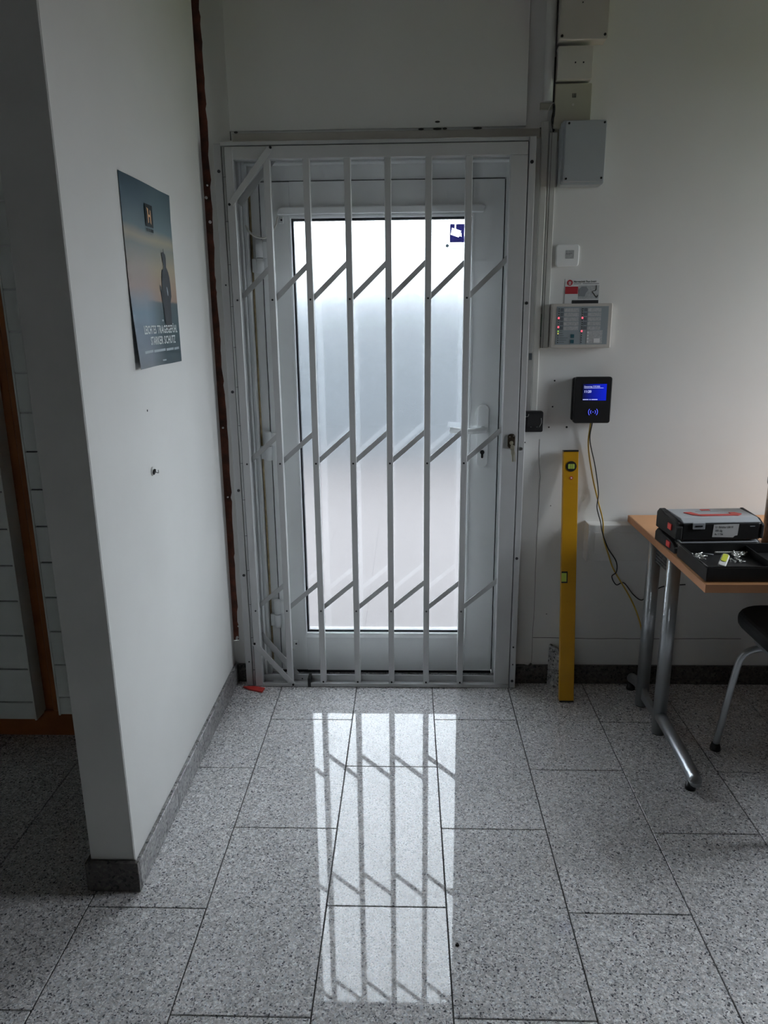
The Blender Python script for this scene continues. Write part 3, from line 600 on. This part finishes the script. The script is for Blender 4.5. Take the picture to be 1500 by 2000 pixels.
cd = thing('sticker_card', 'service sticker with red round logo and red block above the alarm keypad', 'sticker', (.617, WY, 1.49))
cy = WY - .0012
obj('card', B().box(.5575, .678, cy, WY - .0002, 1.484, 1.574), 'paper', cd)
def flat(parent, name, m, x0, x1, z0, z1, y, t_=.0004): return obj(name, B().box(x0, x1, y - t_, y, z0, z1), m, parent)
b = B(); disc(b, .5735, 1.5605, cy - .0004, cy, .0103, 20); lg = obj('logo', b, 'redprint', cd)
flat(lg, 'logo_mark', 'paper', .5722, .5748, 1.5555, 1.5655, cy - .0004); flat(lg, 'logo_mark', 'paper', .5695, .5778, 1.5540, 1.5556, cy - .0004); flat(lg, 'logo_mark', 'paper', .5690, .5702, 1.558, 1.564, cy - .0004); flat(lg, 'logo_mark', 'paper', .5768, .5780, 1.558, 1.564, cy - .0004)
textmesh('lettering', 'Alarmtechnik Thun GmbH', .0092, lambda u, v: (.5868 + u, cy - .0003, 1.5612 + v), 'ink', cd, 'LEFT', .80, bold=.0002)
flat(cd, 'small_print', 'inkgrey', .587, .614, 1.5555, 1.5580, cy); flat(cd, 'small_print', 'inkgrey', .618, .676, 1.5555, 1.5580, cy)
flat(cd, 'red_block', 'redprint', .5582, .603, 1.5225, 1.5475, cy)
flat(cd, 'photo', 'labelgrey', .605, .6775, 1.5045, 1.5515, cy)
b = B(); b.prism([(.608, 1.515), (.628, 1.513), (.632, 1.525), (.640, 1.536), (.632, 1.547), (.615, 1.547), (.606, 1.535)], 'y', cy - .0008, cy - .0004); obj('photo_head', b, 'inkgrey', cd)
obj('photo_wire', B().tube(curvepts([(.668, cy - .0008, 1.551), (.667, cy - .0008, 1.535), (.655, cy - .0008, 1.530), (.662, cy - .0008, 1.520), (.670, cy - .0008, 1.510), (.675, cy - .0008, 1.518)]), .0010, 5), 'ink', cd)
flat(cd, 'black_bar', 'ink', .584, .6775, 1.4895, 1.501, cy)

ap = thing('alarm_keypad', 'pale alarm keypad with rows of red lights and label strips', 'alarm panel', (.614, WY, 1.34))
obj('housing', B().prism(rounded(.509, .721, 1.336, 1.489, .004, 3), 'y', WY - .036, WY, .003, 2, True), 'boxmetal', ap)
fy = WY - .0362
fc = obj('face', B().box(.525, .707, fy - .0006, fy + .001, 1.348, 1.479), 'panelface', ap)
fy -= .0006
led = None
def put_led(x, zz, m):
    b = B(); disc(b, x, zz, fy - .0014, fy, .0017 if m == 'hole' else .0030 if m == 'led_red' else .0022, 10); obj('led', b, m, ap)
for c0 in (.5335, .6165):
    for k in range(5):
        zt = 1.4735 - k * .0155
        flat(ap, 'label_square', 'labeldark', c0 + .005, c0 + .0155, zt - .012, zt, fy)
        w_ = .052 if c0 < .6 else .047
        flat(ap, 'label_strip', 'labelgrey', c0 + .018, c0 + .018 + w_, zt - .0135, zt - .0005, fy)
        flat(ap, 'key_outline', 'paper', c0 + .0195, c0 + .0205, zt - .0105, zt - .0025, fy - .0004); flat(ap, 'key_outline', 'paper', c0 + .0245, c0 + .0255, zt - .0105, zt - .0025, fy - .0004)
        lit = (c0 < .6 and k in (2, 4)) or (c0 > .6 and k == 2)
        put_led(c0, zt - .0025, 'led_red' if lit else 'hole'); put_led(c0, zt - .0098, 'hole')
for k, m in enumerate(('led_green', 'led_yellow', 'hole', 'hole', 'hole', 'hole')):
    put_led(.5335, 1.3945 - k * .0078, m)
    flat(ap, 'caption', 'labeldark', .538, .538 + (.010, .012, .016, .030, .026, .018)[k], 1.3940 - k * .0078, 1.3955 - k * .0078, fy)
for k, m in enumerate(('led_red', 'hole', 'hole', 'hole', 'hole', 'hole')): put_led(.6165, 1.3945 - k * .0078, m)
flat(ap, 'button', 'teal', .5785, .5905, 1.3715, 1.3835, fy, .0012); flat(ap, 'button', 'teal', .5785, .5905, 1.3525, 1.3645, fy, .0012)
flat(ap, 'label_strip', 'labelgrey', .6345, .690, 1.3505, 1.3965, fy)
for k in range(4): flat(ap, 'key_outline', 'paper', .6365, .6415, 1.3545 + k * .0105, 1.3615 + k * .0105, fy - .0004)
flat(ap, 'label_blob', 'paper', .660, .682, 1.354, 1.369, fy - .0004)

tm = thing('time_terminal', 'black wall time terminal with blue screen showing 11:20', 'time terminal', (.67, WY, 1.066))
obj('back_plate', B().prism(rounded(.6005, .728, 1.073, 1.2295, .008, 4), 'y', WY - .016, WY, .002, 2, True), 'black_matt', tm)
obj('housing', B().prism(rounded(.6045, .7375, 1.0665, 1.2335, .009, 5), 'y', WY - .039, WY - .0165, .003, 2, True), 'black', tm)
ty = WY - .0392
sc_ = obj('screen', B().box(.632, .7175, ty - .0006, ty + .001, 1.149, 1.2085), 'screen', tm)
ty -= .0007
textmesh('lettering', 'Donnerstag 17.07.2025', .0068, lambda u, v: (.6365 + u, ty, 1.1975 + v), 'screen_text', sc_, 'LEFT', .88, bold=.00008)
flat(sc_, 'underline', 'screen_text', .6365, .706, 1.1935, 1.1948, ty)
textmesh('lettering', '11:20', .0125, lambda u, v: (.637 + u, ty, 1.1775 + v), 'screen_text', sc_, 'LEFT', .95, bold=.0003)
flat(sc_, 'status_line', 'screen_text', .634, .6545, 1.1515, 1.1540, ty); flat(sc_, 'status_line', 'screen_text', .6575, .6625, 1.1515, 1.1540, ty); flat(sc_, 'status_line', 'screen_text', .665, .687, 1.1515, 1.1540, ty)
ic = obj('reader_symbol', disc(B(), .6735, 1.1075, ty - .0006, ty + .001, .0018, 10), 'blue_glow', tm)
for s_ in (-1, 1):
    for rr in (.009, .0165):
        obj('wave_arc', B().tube([(.6735 + s_ * rr * math.cos(R(a)), ty, 1.1075 + rr * math.sin(R(a))) for a in range(-42, 43, 12)], .00125, 6), 'blue_glow', ic)

t = thing('terminal_cable', 'yellow and thin black cables hanging from the time terminal to behind the table leg', 'cable', (.68, WY, .2))
cyp = [(.672, WY - .022, 1.068), (.671, WY - .012, .98), (.694, WY - .010, .862), (.722, WY - .016, .76), (.729, WY - .066, .705), (.735, WY - .070, .64), (.762, WY - .070, .56), (.79, WY - .05, .50), (.862, WY - .012, .39), (.905, WY - .009, .304), (.93, WY - .009, .22), (.935, WY - .016, .12)]
obj('yellow_lead', B().tube(curvepts(cyp), .0028, 8), 'cable_y', t)
ckp = [(.678, WY - .022, 1.068), (.6745, WY - .018, 1.0), (.700, WY - .016, .902), (.718, WY - .018, .803), (.714, WY - .03, .745), (.720, WY - .070, .70), (.728, WY - .075, .66), (.752, WY - .077, .60), (.788, WY - .072, .545), (.795, WY - .062, .50), (.783, WY - .048, .475), (.808, WY - .03, .435), (.838, WY - .025, .441), (.88, WY - .018, .39), (.912, WY - .014, .366), (.935, WY - .012, .378), (.99, WY - .012, .42), (1.08, WY - .012, .43)]
obj('black_lead', B().tube(curvepts(ckp), .0022, 7), 'cable_k', t)

t = thing('wall_socket', 'black uncovered socket insert beside the gate lock', 'socket', (.462, WY, 1.03))
obj('insert', B().prism(rounded(.428, .497, 1.033, 1.109, .006, 3), 'y', WY - .028, WY, .002, 2, True), 'black', t)
b = B(); b.prism(rounded(.440, .485, 1.045, 1.098, .012, 4), 'y', WY - .031, WY - .0281); obj('core', b, 'black_matt', t)
for x in (.452, .474): b = B(); b.box(x - .003, x + .003, WY - .0325, WY - .0312, 1.051, 1.054); obj('contact', b, 'steel', t)
obj('spring_wire', B().tube(curvepts([(.489, WY - .030, 1.085), (.490, WY - .031, 1.07), (.487, WY - .031, 1.06), (.481, WY - .030, 1.048)]), .0009, 5), 'steel', t)
obj('spring_wire', B().tube(curvepts([(.430, WY - .030, 1.090), (.440, WY - .030, 1.091), (.443, WY - .030, 1.10)]), .0008, 5), 'steel', t)

t = thing('cable_duct', 'white horizontal wall duct running behind the table', 'cable duct', (1.6, WY, .54))
obj('duct_body', B().box(.684, 2.59, WY - .058, WY, .542, .684, .003), 'duct', t)
obj('end_cap', B().box(.678, .6838, WY - .061, WY, .539, .687, .002), 'duct', t)
obj('duct_lid', B().box(.705, 2.59, WY - .0605, WY - .0582, .571, .655, .001, 1), 'duct', t)

# spirit level leaning on the wall
ang = math.atan2(.128, .965)
lv = thing('spirit_level', 'long yellow spirit level leaning upright against the wall', 'spirit level', (.611, 2.592, .0015), (-ang, R(-.45), 0))
Lg = .972
obj('rail', B().box(-.0275, .0275, -.012, .012, .005, Lg - .006, .0012, 1), 'yellow', lv, True)
obj('end_cap', B().box(-.0272, .0272, -.0118, .0118, 0, .005), 'black', lv, True); obj('end_cap', B().box(-.0272, .0272, -.0118, .0118, Lg - .006, Lg), 'black', lv, True)
b = B(); disc(b, .001, .912, -.0135, -.0119, .0195, 24); rg = obj('vial_ring', b, 'black', lv, True)
obj('vial', B().prism(rounded(-.011, .013, .903, .921, .003), 'y', -.0148, -.0134), 'vial', rg, True)
for x in (-.003, .004): obj('vial_line', B().box(x, x + .0008, -.0151, -.0147, .903, .921), 'ink', rg, True)
b = B(); disc(b, .002, .869, -.0130, -.0119, .0065, 14); hg = obj('hanging_hole', b, 'redprint', lv, True); b = B(); disc(b, .002, .869, -.0138, -.0129, .003, 10); obj('hole_centre', b, 'paper', hg, True)
obj('vial_frame', B().box(-.0282, -.005, -.0132, -.0119, .470, .515, .0005, 1), 'black', lv, True)
obj('vial', B().box(-.0278, -.0095, -.0142, -.0131, .476, .509), 'vial', lv, True)

# broken granite slab
dv = Vector((.757, -.653)).normalized(); nv = Vector((.653, .757)).normalized()
b = B(); P0 = Vector((.560, 2.7205))
def pp(u, n_, z_): q = P0 + dv * u + nv * n_; return (q.x, q.y, z_)
v = [b.bm.verts.new(c) for c in (pp(0, 0, .0005), pp(.075, 0, .0005), pp(.072, .006, .152), pp(.04, .006, .168), pp(-.002, .006, .176), pp(0, .012, .0005), pp(.075, .012, .0005), pp(.072, .018, .152), pp(.04, .018, .168), pp(-.002, .018, .176))]
for q in ((0, 1, 2, 3, 4), (9, 8, 7, 6, 5), (0, 5, 6, 1), (1, 6, 7, 2), (2, 7, 8, 3), (3, 8, 9, 4), (4, 9, 5, 0)): b.bm.faces.new([v[i] for i in q])
tag(obj('granite_offcut', b, 'granite_cut'), 'broken grey granite slab standing behind the foot of the spirit level', 'stone slab')
# red wedge and black crumb on the floor
b = B(); b.prism([(-0.672, 2.683), (-0.628, 2.686), (-0.580, 2.672), (-0.586, 2.640), (-0.640, 2.660)], 'z', 0.0004, .007, .0008, 1)
tag(obj('plastic_wedge', b, 'red'), 'small flat red plastic wedge on the floor at the gate corner', 'wedge')
b = B(); b.tube([(0.1155, 1.4325, .0004), (0.1155, 1.4325, .005)], .0045, 8, rs=[.005, .003])
tag(obj('rubber_plug', b, 'hole'), 'tiny black plug lying alone on the floor tiles', 'plug')

# ------------------------------------------------------------------ poster
PY0, PY1, PZ0, PZ1 = 1.932, 2.330, 1.322, 1.804
def pc(u, v_):   # poster surface: lower left corner comes away from the wall
    c = max(0, .45 - v_) / .45; e = max(0, .55 - u) / .55
    lift = .010 * (c ** 1.3) * (e ** 1.5) + .004 * (1 - v_) * math.sin(u * 5 + 1) ** 2 + .0025 * max(0, v_ - .85) * 6 * abs(math.sin(u * 4))
    return (WX + .0015 + lift, PY0 + (PY1 - PY0) * u, PZ0 + (PZ1 - PZ0) * v_)
po = thing('poster', 'dark outdoor poster with a silhouetted figure on the left white wall', 'poster', (WX, (PY0 + PY1) / 2, PZ0))
sheet = obj('sheet', B().grid(pc, 60, 60), 'poster', po)
def pf(eps=.0015):
    def q(u, v_): x, y, zz = pc(u, v_); return (x + eps, y, zz)
    return q
def pprint(name, pts, m, eps=.0015):
    b = B(); fn = pf(eps); vs = [b.bm.verts.new(fn(*p)) for p in pts]; f = b.bm.faces.new(vs)
    bmesh.ops.triangulate(b.bm, faces=[f]); return obj(name, b, m, po)
# logo block
pprint('logo_block', [(.42, .772), (.42, .892), (.575, .892), (.575, .772)], 'logo_dark')
def pquads(name, quads, m, eps):
    b = B(); fn = pf(eps)
    for q in quads: b.bm.faces.new([b.bm.verts.new(fn(*p)) for p in q])
    return obj(name, b, m, po)
pquads('logo_letter', [[(.452, .874), (.468, .852), (.470, .790), (.488, .796), (.488, .868)], [(.516, .866), (.516, .796), (.534, .786), (.532, .862)], [(.488, .826), (.516, .826), (.516, .838), (.488, .838)]], 'logo_orange', .0022)
for k in range(6): pprint('logo_caption', [(.430 + k * .024, .745), (.446 + k * .024, .745), (.446 + k * .024, .762), (.430 + k * .024, .762)], 'logo_dark', .0016)
# figure seen from behind
fig = [(.640, .30), (.645, .355), (.628, .372), (.612, .42), (.600, .448), (.604, .462), (.624, .452), (.640, .425), (.650, .46), (.652, .50), (.668, .545), (.715, .558), (.722, .575), (.705, .60), (.700, .625), (.690, .632), (.688, .645), (.705, .650), (.735, .652), (.737, .672), (.745, .672), (.750, .650), (.775, .640), (.785, .620), (.780, .592), (.775, .568), (.79, .558), (.815, .54), (.835, .51), (.845, .46), (.845, .40), (.815, .365), (.808, .30), (.80, .20), (.665, .20)]
pprint('figure', fig, 'sil', .0014)
pprint('figure_hand', [(.738, .455), (.752, .448), (.765, .425), (.762, .40), (.752, .405), (.745, .43)], 'print_grey', .0020)
pprint('small_print', [(.585, .252), (.615, .252), (.615, .262), (.585, .262)], 'print_grey', .002)
textmesh('lettering', 'LEICHTES TRAGEGEFÜHL', .064, lambda u, v_: pf(.0022)(.54 + u, .184 + v_), 'print_white', po, 'CENTER', 1.0, 1.06, bold=.0012)
textmesh('lettering', 'STARKER SCHUTZ', .064, lambda u, v_: pf(.0022)(.57 + u, .122 + v_), 'print_white', po, 'CENTER', 1.0, 1.06, bold=.0012)
for a, c in ((.12, .33), (.35, .60), (.62, .78), (.80, .93)): pprint('small_print', [(a, .078), (c, .080), (c, .094), (a, .092)], 'print_grey', .0020)
pprint('small_print', [(.53, .022), (.60, .022), (.60, .03), (.53, .03)], 'print_grey', .0020)

# ------------------------------------------------------------------ table
TX0, TX1, TY0, TY1, TZ = 0.838, 2.42, 1.978, 2.735, 0.711
tb = thing('table', 'beech topped table with silver tube legs at the right', 'table', (1.62, 2.36, 0))
top = obj('table_top', B().box(TX0 + .002, TX1 - .002, TY0 + .002, TY1 - .002, TZ - .025, TZ, .001, 1), 'beech', tb)
obj('edge_band', B().box(TX0, TX0 + .0018, TY0, TY1, TZ - .025, TZ - .0008), 'beech_edge', top); obj('edge_band', B().box(TX0 + .0018, TX1, TY0, TY0 + .0018, TZ - .025, TZ - .0008), 'beech_edge', top)
for x in (.893, 2.36):
    lg = []
    for y in (2.372, 2.568):
        lg.append(obj('leg', B().tube([(x, y, .004), (x, y, TZ - .026)], .0235, 20), 'alu', tb))
        obj('foot_cap', B().tube([(x, y, .0005), (x, y, .004)], .0215, 16), 'black', lg[-1])
    obj('foot_rail', B().tube(curvepts([(x, 2.032, .040), (x, 2.045, .046), (x, 2.20, .062), (x, 2.36, .072)], 5), .021, 16, rs=None), 'alu', tb)
    obj('foot_rail', B().tube(curvepts([(x, 2.59, .072), (x, 2.64, .062), (x, 2.70, .045)], 5), .020, 16), 'alu', tb)
    obj('foot_web', B().prism([(2.39, .085), (2.43, .068), (2.51, .068), (2.55, .085), (2.55, .035), (2.39, .035)], 'x', x - .010, x + .010, .003), 'alu', tb)
    for y in (2.050, 2.695): obj('foot_pad', B().tube([(x - .004, y, .0005), (x - .004, y, .012), (x - .004, y, .026)], .016, 14, rs=[.017, .016, .011]), 'black', tb)
    # perforated plate between the legs
    pl = B()
    ny, nz = 12, 8; y0, y1, z0, z1 = 2.395, 2.546, .590, .684
    for i in range(ny + 1): yy = y0 + (y1 - y0) * i / ny; pl.box(x - .002, x + .002, yy - .0022, yy + .0022, z0, z1)
    for j in range(nz + 1): zz = z0 + (z1 - z0) * j / nz; pl.box(x - .0019, x + .0019, y0, y1, zz - .0022, zz + .0022)
    obj('perforated_plate', pl, 'alu_dark', tb)
    obj('inner_cover', B().box(x + .0022, x + .006, 2.395, 2.546, .12, .684), 'alu_dark', tb) if x > 2 else None
    obj('cross_arm', B().box(x - .015, x + .015, 2.05, 2.68, TZ - .040, TZ - .0255), 'alu_dark', tb)

# ------------------------------------------------------------------ tool cases on the table
def case(name, label, z0, hgt, hb, latch_z, detail):
    t = thing(name, label, 'tool case', (.853, 2.247, z0), (0, 0, R(3.0)), 'stacked tool cases')
    W, Dp = .262, .160
    obj('body', B().prism(rounded(0, W, 0, Dp, .012, 3), 'z', 0, hb, .003, 2, True), 'black', t, True)
    lid = obj('lid', B().prism([(.001, hb + .0005), (Dp - .001, hb + .0005), (Dp - .006, hgt - .005), (Dp - .022, hgt), (.026, hgt), (.003, hb + .004)], 'x', .010, W - .006, .002), 'greylid', t, True)
    obj('grip', B().prism([(-.002, .003), (Dp + .002, .003), (Dp + .002, hgt - .012), (Dp - .015, hgt + .003), (Dp * .72, hgt + .001), (Dp * .62, hgt - .004), (Dp * .3, hgt - .006), (.02, hgt - .012), (-.002, hgt - .022)], 'x', -.012, .009, .003), 'black_matt', t, True)
    obj('grip', B().prism([(-.002, .003), (Dp + .002, .003), (Dp + .002, hgt - .010), (Dp - .02, hgt + .002), (.03, hgt - .004), (-.002, hgt - .018)], 'x', W - .005, W + .006, .003), 'black_matt', t, True)
    for y in ((.045,)): obj('red_latch', B().box(-.0165, -.0118, y - .016, y + .012, latch_z - .011, latch_z + .009, .001, 1), 'red', t, True)
    if detail:
        fr = obj('catch', B().box(.040, .078, -.004, .002, hb - .018, hb + .003, .001, 1), 'greylid', t, True)
        obj('catch_slot', B().box(.047, .070, -.0048, -.0039, hb - .010, hb - .005), 'black', fr, True)
        lb = obj('paper_label', B().prism([(.105, .010), (.172, .008), (.176, .013), (.185, .015), (.187, hb - .003), (.107, hb - .004)], 'y', -.0008, 0), 'paper', t, True)
        for k, s_ in enumerate(('U - Behälter UN 10', '1001-Bg', '4x 11 Stk')):
            cu = textmesh('lettering', s_, .0098, lambda u, v_: (.112 + u, -.0011, hb - .0155 - k * .0115 + v_), 'ink', None, 'LEFT', .72, bold=.0001); cu.parent = lb
        obj('imprint', B().box(.222, .238, -.0008, 0, hb - .012, hb - .0095), 'greylid', t, True)
        # red carrying strap drawn in the lid
        hd = obj('red_handle', B().prism([(.045, .088), (.070, .092), (.085, .062), (.188, .062), (.190, .082), (.210, .082), (.224, .062), (.205, .044), (.190, .046), (.085, .044), (.062, .056)], 'z', hgt - .0005, hgt + .0022, .0006, 1), 'red', t, True)
        obj('red_badge', B().box(.115, .145,   .112, .126, hgt - .0005, hgt + .001), 'red', t, True)
        obj('lid_rib', B().box(.09, .165, .098, .101, hgt - .0005, hgt + .0008), 'greylid', t, True)
    return t
case('tool_case', 'lower black tool case with grey lid edge under a second case', TZ + .0005, .0445, .036, .024, False)
case('tool_case', 'upper black tool case with grey lid, red handle and paper label', TZ + .0470, .0665, .0545, .036, True)

# open tray with screws
tr = thing('open_tray', 'open black tray with loose screws at the front table edge', 'tray', (.845, 2.0, TZ + .0005))
tx0, tx1, tyy0, tyy1, tz0, tz1 = .8455, 1.30, 1.998, 2.232, TZ + .0008, TZ + .044
w = .003
obj('tray_floor', B().box(tx0 + .004, tx1 - .004, tyy0 + .004, tyy1 - .004, tz0, tz0 + .012), 'black', tr)
obj('tray_wall', B().box(tx0, tx0 + w, tyy0, tyy1, tz0, tz1, .001, 1), 'black', tr); obj('tray_wall', B().box(tx1 - w, tx1, tyy0, tyy1, tz0, tz1, .001, 1), 'black', tr)
obj('tray_wall', B().box(tx0 + w, tx1 - w, tyy0, tyy0 + w, tz0, tz1, .001, 1), 'black', tr); obj('tray_wall', B().box(tx0 + w, tx1 - w, tyy1 - w, tyy1, tz0, tz1, .001, 1), 'black', tr)
obj('tray_divider', B().box(1.055, 1.058, tyy0 + w, tyy1 - w, tz0 + .0122, tz1 - .008), 'black', tr)
obj('tray_rim', B().tube([(tx0, tyy0, tz1), (tx1, tyy0, tz1)], .003, 8).tube([(tx0, tyy0, tz1), (tx0, tyy1, tz1)], .003, 8), 'black', tr)
tf = tz0 + .0125
M['zinc'] = mat('bright_zinc', (0.78, 0.78, 0.75), 0.3, metal=0.35, var=0.1)
def srew(x, y, a, L, r, lab, m='zinc', tilt=0.0):
    t = thing('screw_fastener', lab, 'screw', (x, y, tf), (0, -tilt, a), 'loose screws in the open tray')
    obj('shank', B().tube([(0, 0, r * 2.2), (L, 0, r * 2.2)], r, 8), m, t, True)
    obj('head', B().tube([(-.003, 0, r * 2.2), (0, 0, r * 2.2)], r * 2, 10), m, t, True)
random.seed(5)
for k in range(10): srew(.885 + random.uniform(-.018, .022), 2.185 + random.uniform(-.025, .02), random.uniform(0, 6.28), .018, .0018, 'small bright screw in the heap at the left end of the black tray', tilt=random.uniform(0, .5))
for k in range(6): srew(.990 + random.uniform(-.012, .015), 2.150 + random.uniform(-.02, .02), random.uniform(0, 6.28), .016, .0016, 'small bright screw right of the pale pocket tool in the black tray', tilt=random.uniform(0, .4))
for k in range(7): srew(1.022 + random.uniform(-.022, .02), 2.185 + random.uniform(-.015, .015), random.uniform(0, 6.28), .018, .0024, 'thick bright screw in front of the long threaded screw in the black tray', tilt=random.uniform(0, .4))
t = thing('long_screw', 'long bright threaded screw lying along the back of the black tray', 'screw', (.955, 2.215, tf))
obj('thread', B().tube([(.955 + k * .003, 2.215, tf + .005) for k in range(30)], .003, 8, rs=[.0036 if k % 2 else .0026 for k in range(30)]), 'zinc', t)
obj('head', B().tube([(1.042, 2.215, tf + .005), (1.047, 2.215, tf + .005)], .0047, 10), 'zinc', t)
t = thing('nail', 'thin grey nail beside the long screw in the black tray', 'nail', (.92, 2.21, tf)); obj('shank', B().tube([(.905, 2.218, tf + .003), (.945, 2.198, tf + .003)], .0015, 6), 'inkgrey', t)
t = thing('pocket_tool', 'pale pocket tool with a yellow-green window in the black tray', 'tool', (.940, 2.115, tf), (R(8), R(-14), R(58)))
obj('body', B().prism(rounded(-.035, .035, -.011, .011, .009, 4), 'z', .010, .018, .002, 2, True), 'duct', t, True)
obj('window', B().prism(rounded(-.012, .030, -.0075, .0075, .004, 3), 'z', .0181, .0195), 'yellowgreen', t, True)
b = B(); b.prism(rounded(1.035, 1.050, 2.012, 2.022, .003), 'z', tf + .0002, tf + .009, .001, 1)
tag(obj('red_clip', b, 'red'), 'tiny red clip at the front wall of the black tray', 'clip')
# clear jar at the right picture edge
t = thing('clear_jar', 'tall clear jar with brown contents at the right picture edge on the table', 'jar', (1.218, 2.36, TZ))
b = B(); b.tube([(1.218, 2.36, TZ + z_) for z_ in (.0005, .003, .19, .2)], .048, 24, rs=[.044, .048, .048, .044]); obj('jar_wall', b, 'clear', t)
b = B(); b.tube([(1.218, 2.36, TZ + .003), (1.218, 2.36, TZ + .15)], .044, 20); obj('contents', b, mat('brown_plugs', (0.28, 0.17, 0.10), 0.7, var=0.5, scale=60), t)
b = B(); b.tube([(1.218, 2.36, TZ + z_) for z_ in (.2005, .205, .222, .226)], .05, 24, rs=[.05, .052, .052, .049]); obj('lid', b, 'greylid', t)

# ------------------------------------------------------------------ chair under the table
ch = thing('chair', 'black upholstered chair with grey tube legs under the table', 'chair', (1.31, 2.08, 0))
b = B(); pts = rounded(1.068, 1.56, 1.78, 2.33, .10, 6)
b.prism(pts, 'z', .462, .514, .022, 4, True); obj('seat', b, 'seat', ch)
for y in (2.27, 1.80):
    obj('leg_frame', B().tube(curvepts([(1.054, y, .016), (1.068, y, .125), (1.091, y, .29), (1.105, y, .345), (1.135, y, .372), (1.19, y, .378), (1.31, y, .378), (1.43, y, .378), (1.485, y, .372), (1.515, y, .345), (1.529, y, .29), (1.552, y, .125), (1.566, y, .016)], 4), .0115, 12), 'alu', ch)
    for x in (1.054, 1.566): obj('foot_cap', B().tube([(x, y, .0005), (x, y, .012), (x, y, .026)], .015, 12, rs=[.018, .017, .013]), 'black', ch)
for x in (1.16, 1.46): obj('seat_rail', B().box(x - .012, x + .012, 1.79, 2.29, .389, .4615, .002, 1), 'alu', ch)
b = B(); b.grid(lambda u, v_: (1.09 + .44 * u, 1.80 - .03 * math.sin(math.pi * u) * -1 - .04 * v_, .62 + .28 * v_), 8, 6)
bk = obj('backrest', b, 'seat', ch); md = bk.modifiers.new('thickness', 'SOLIDIFY'); md.thickness = .03; md.offset = 0
for x in (1.16, 1.46): obj('back_post', B().tube(curvepts([(x, 1.90, .42), (x, 1.84, .46), (x, 1.815, .56), (x, 1.795, .75)]), .010, 10), 'alu', ch)
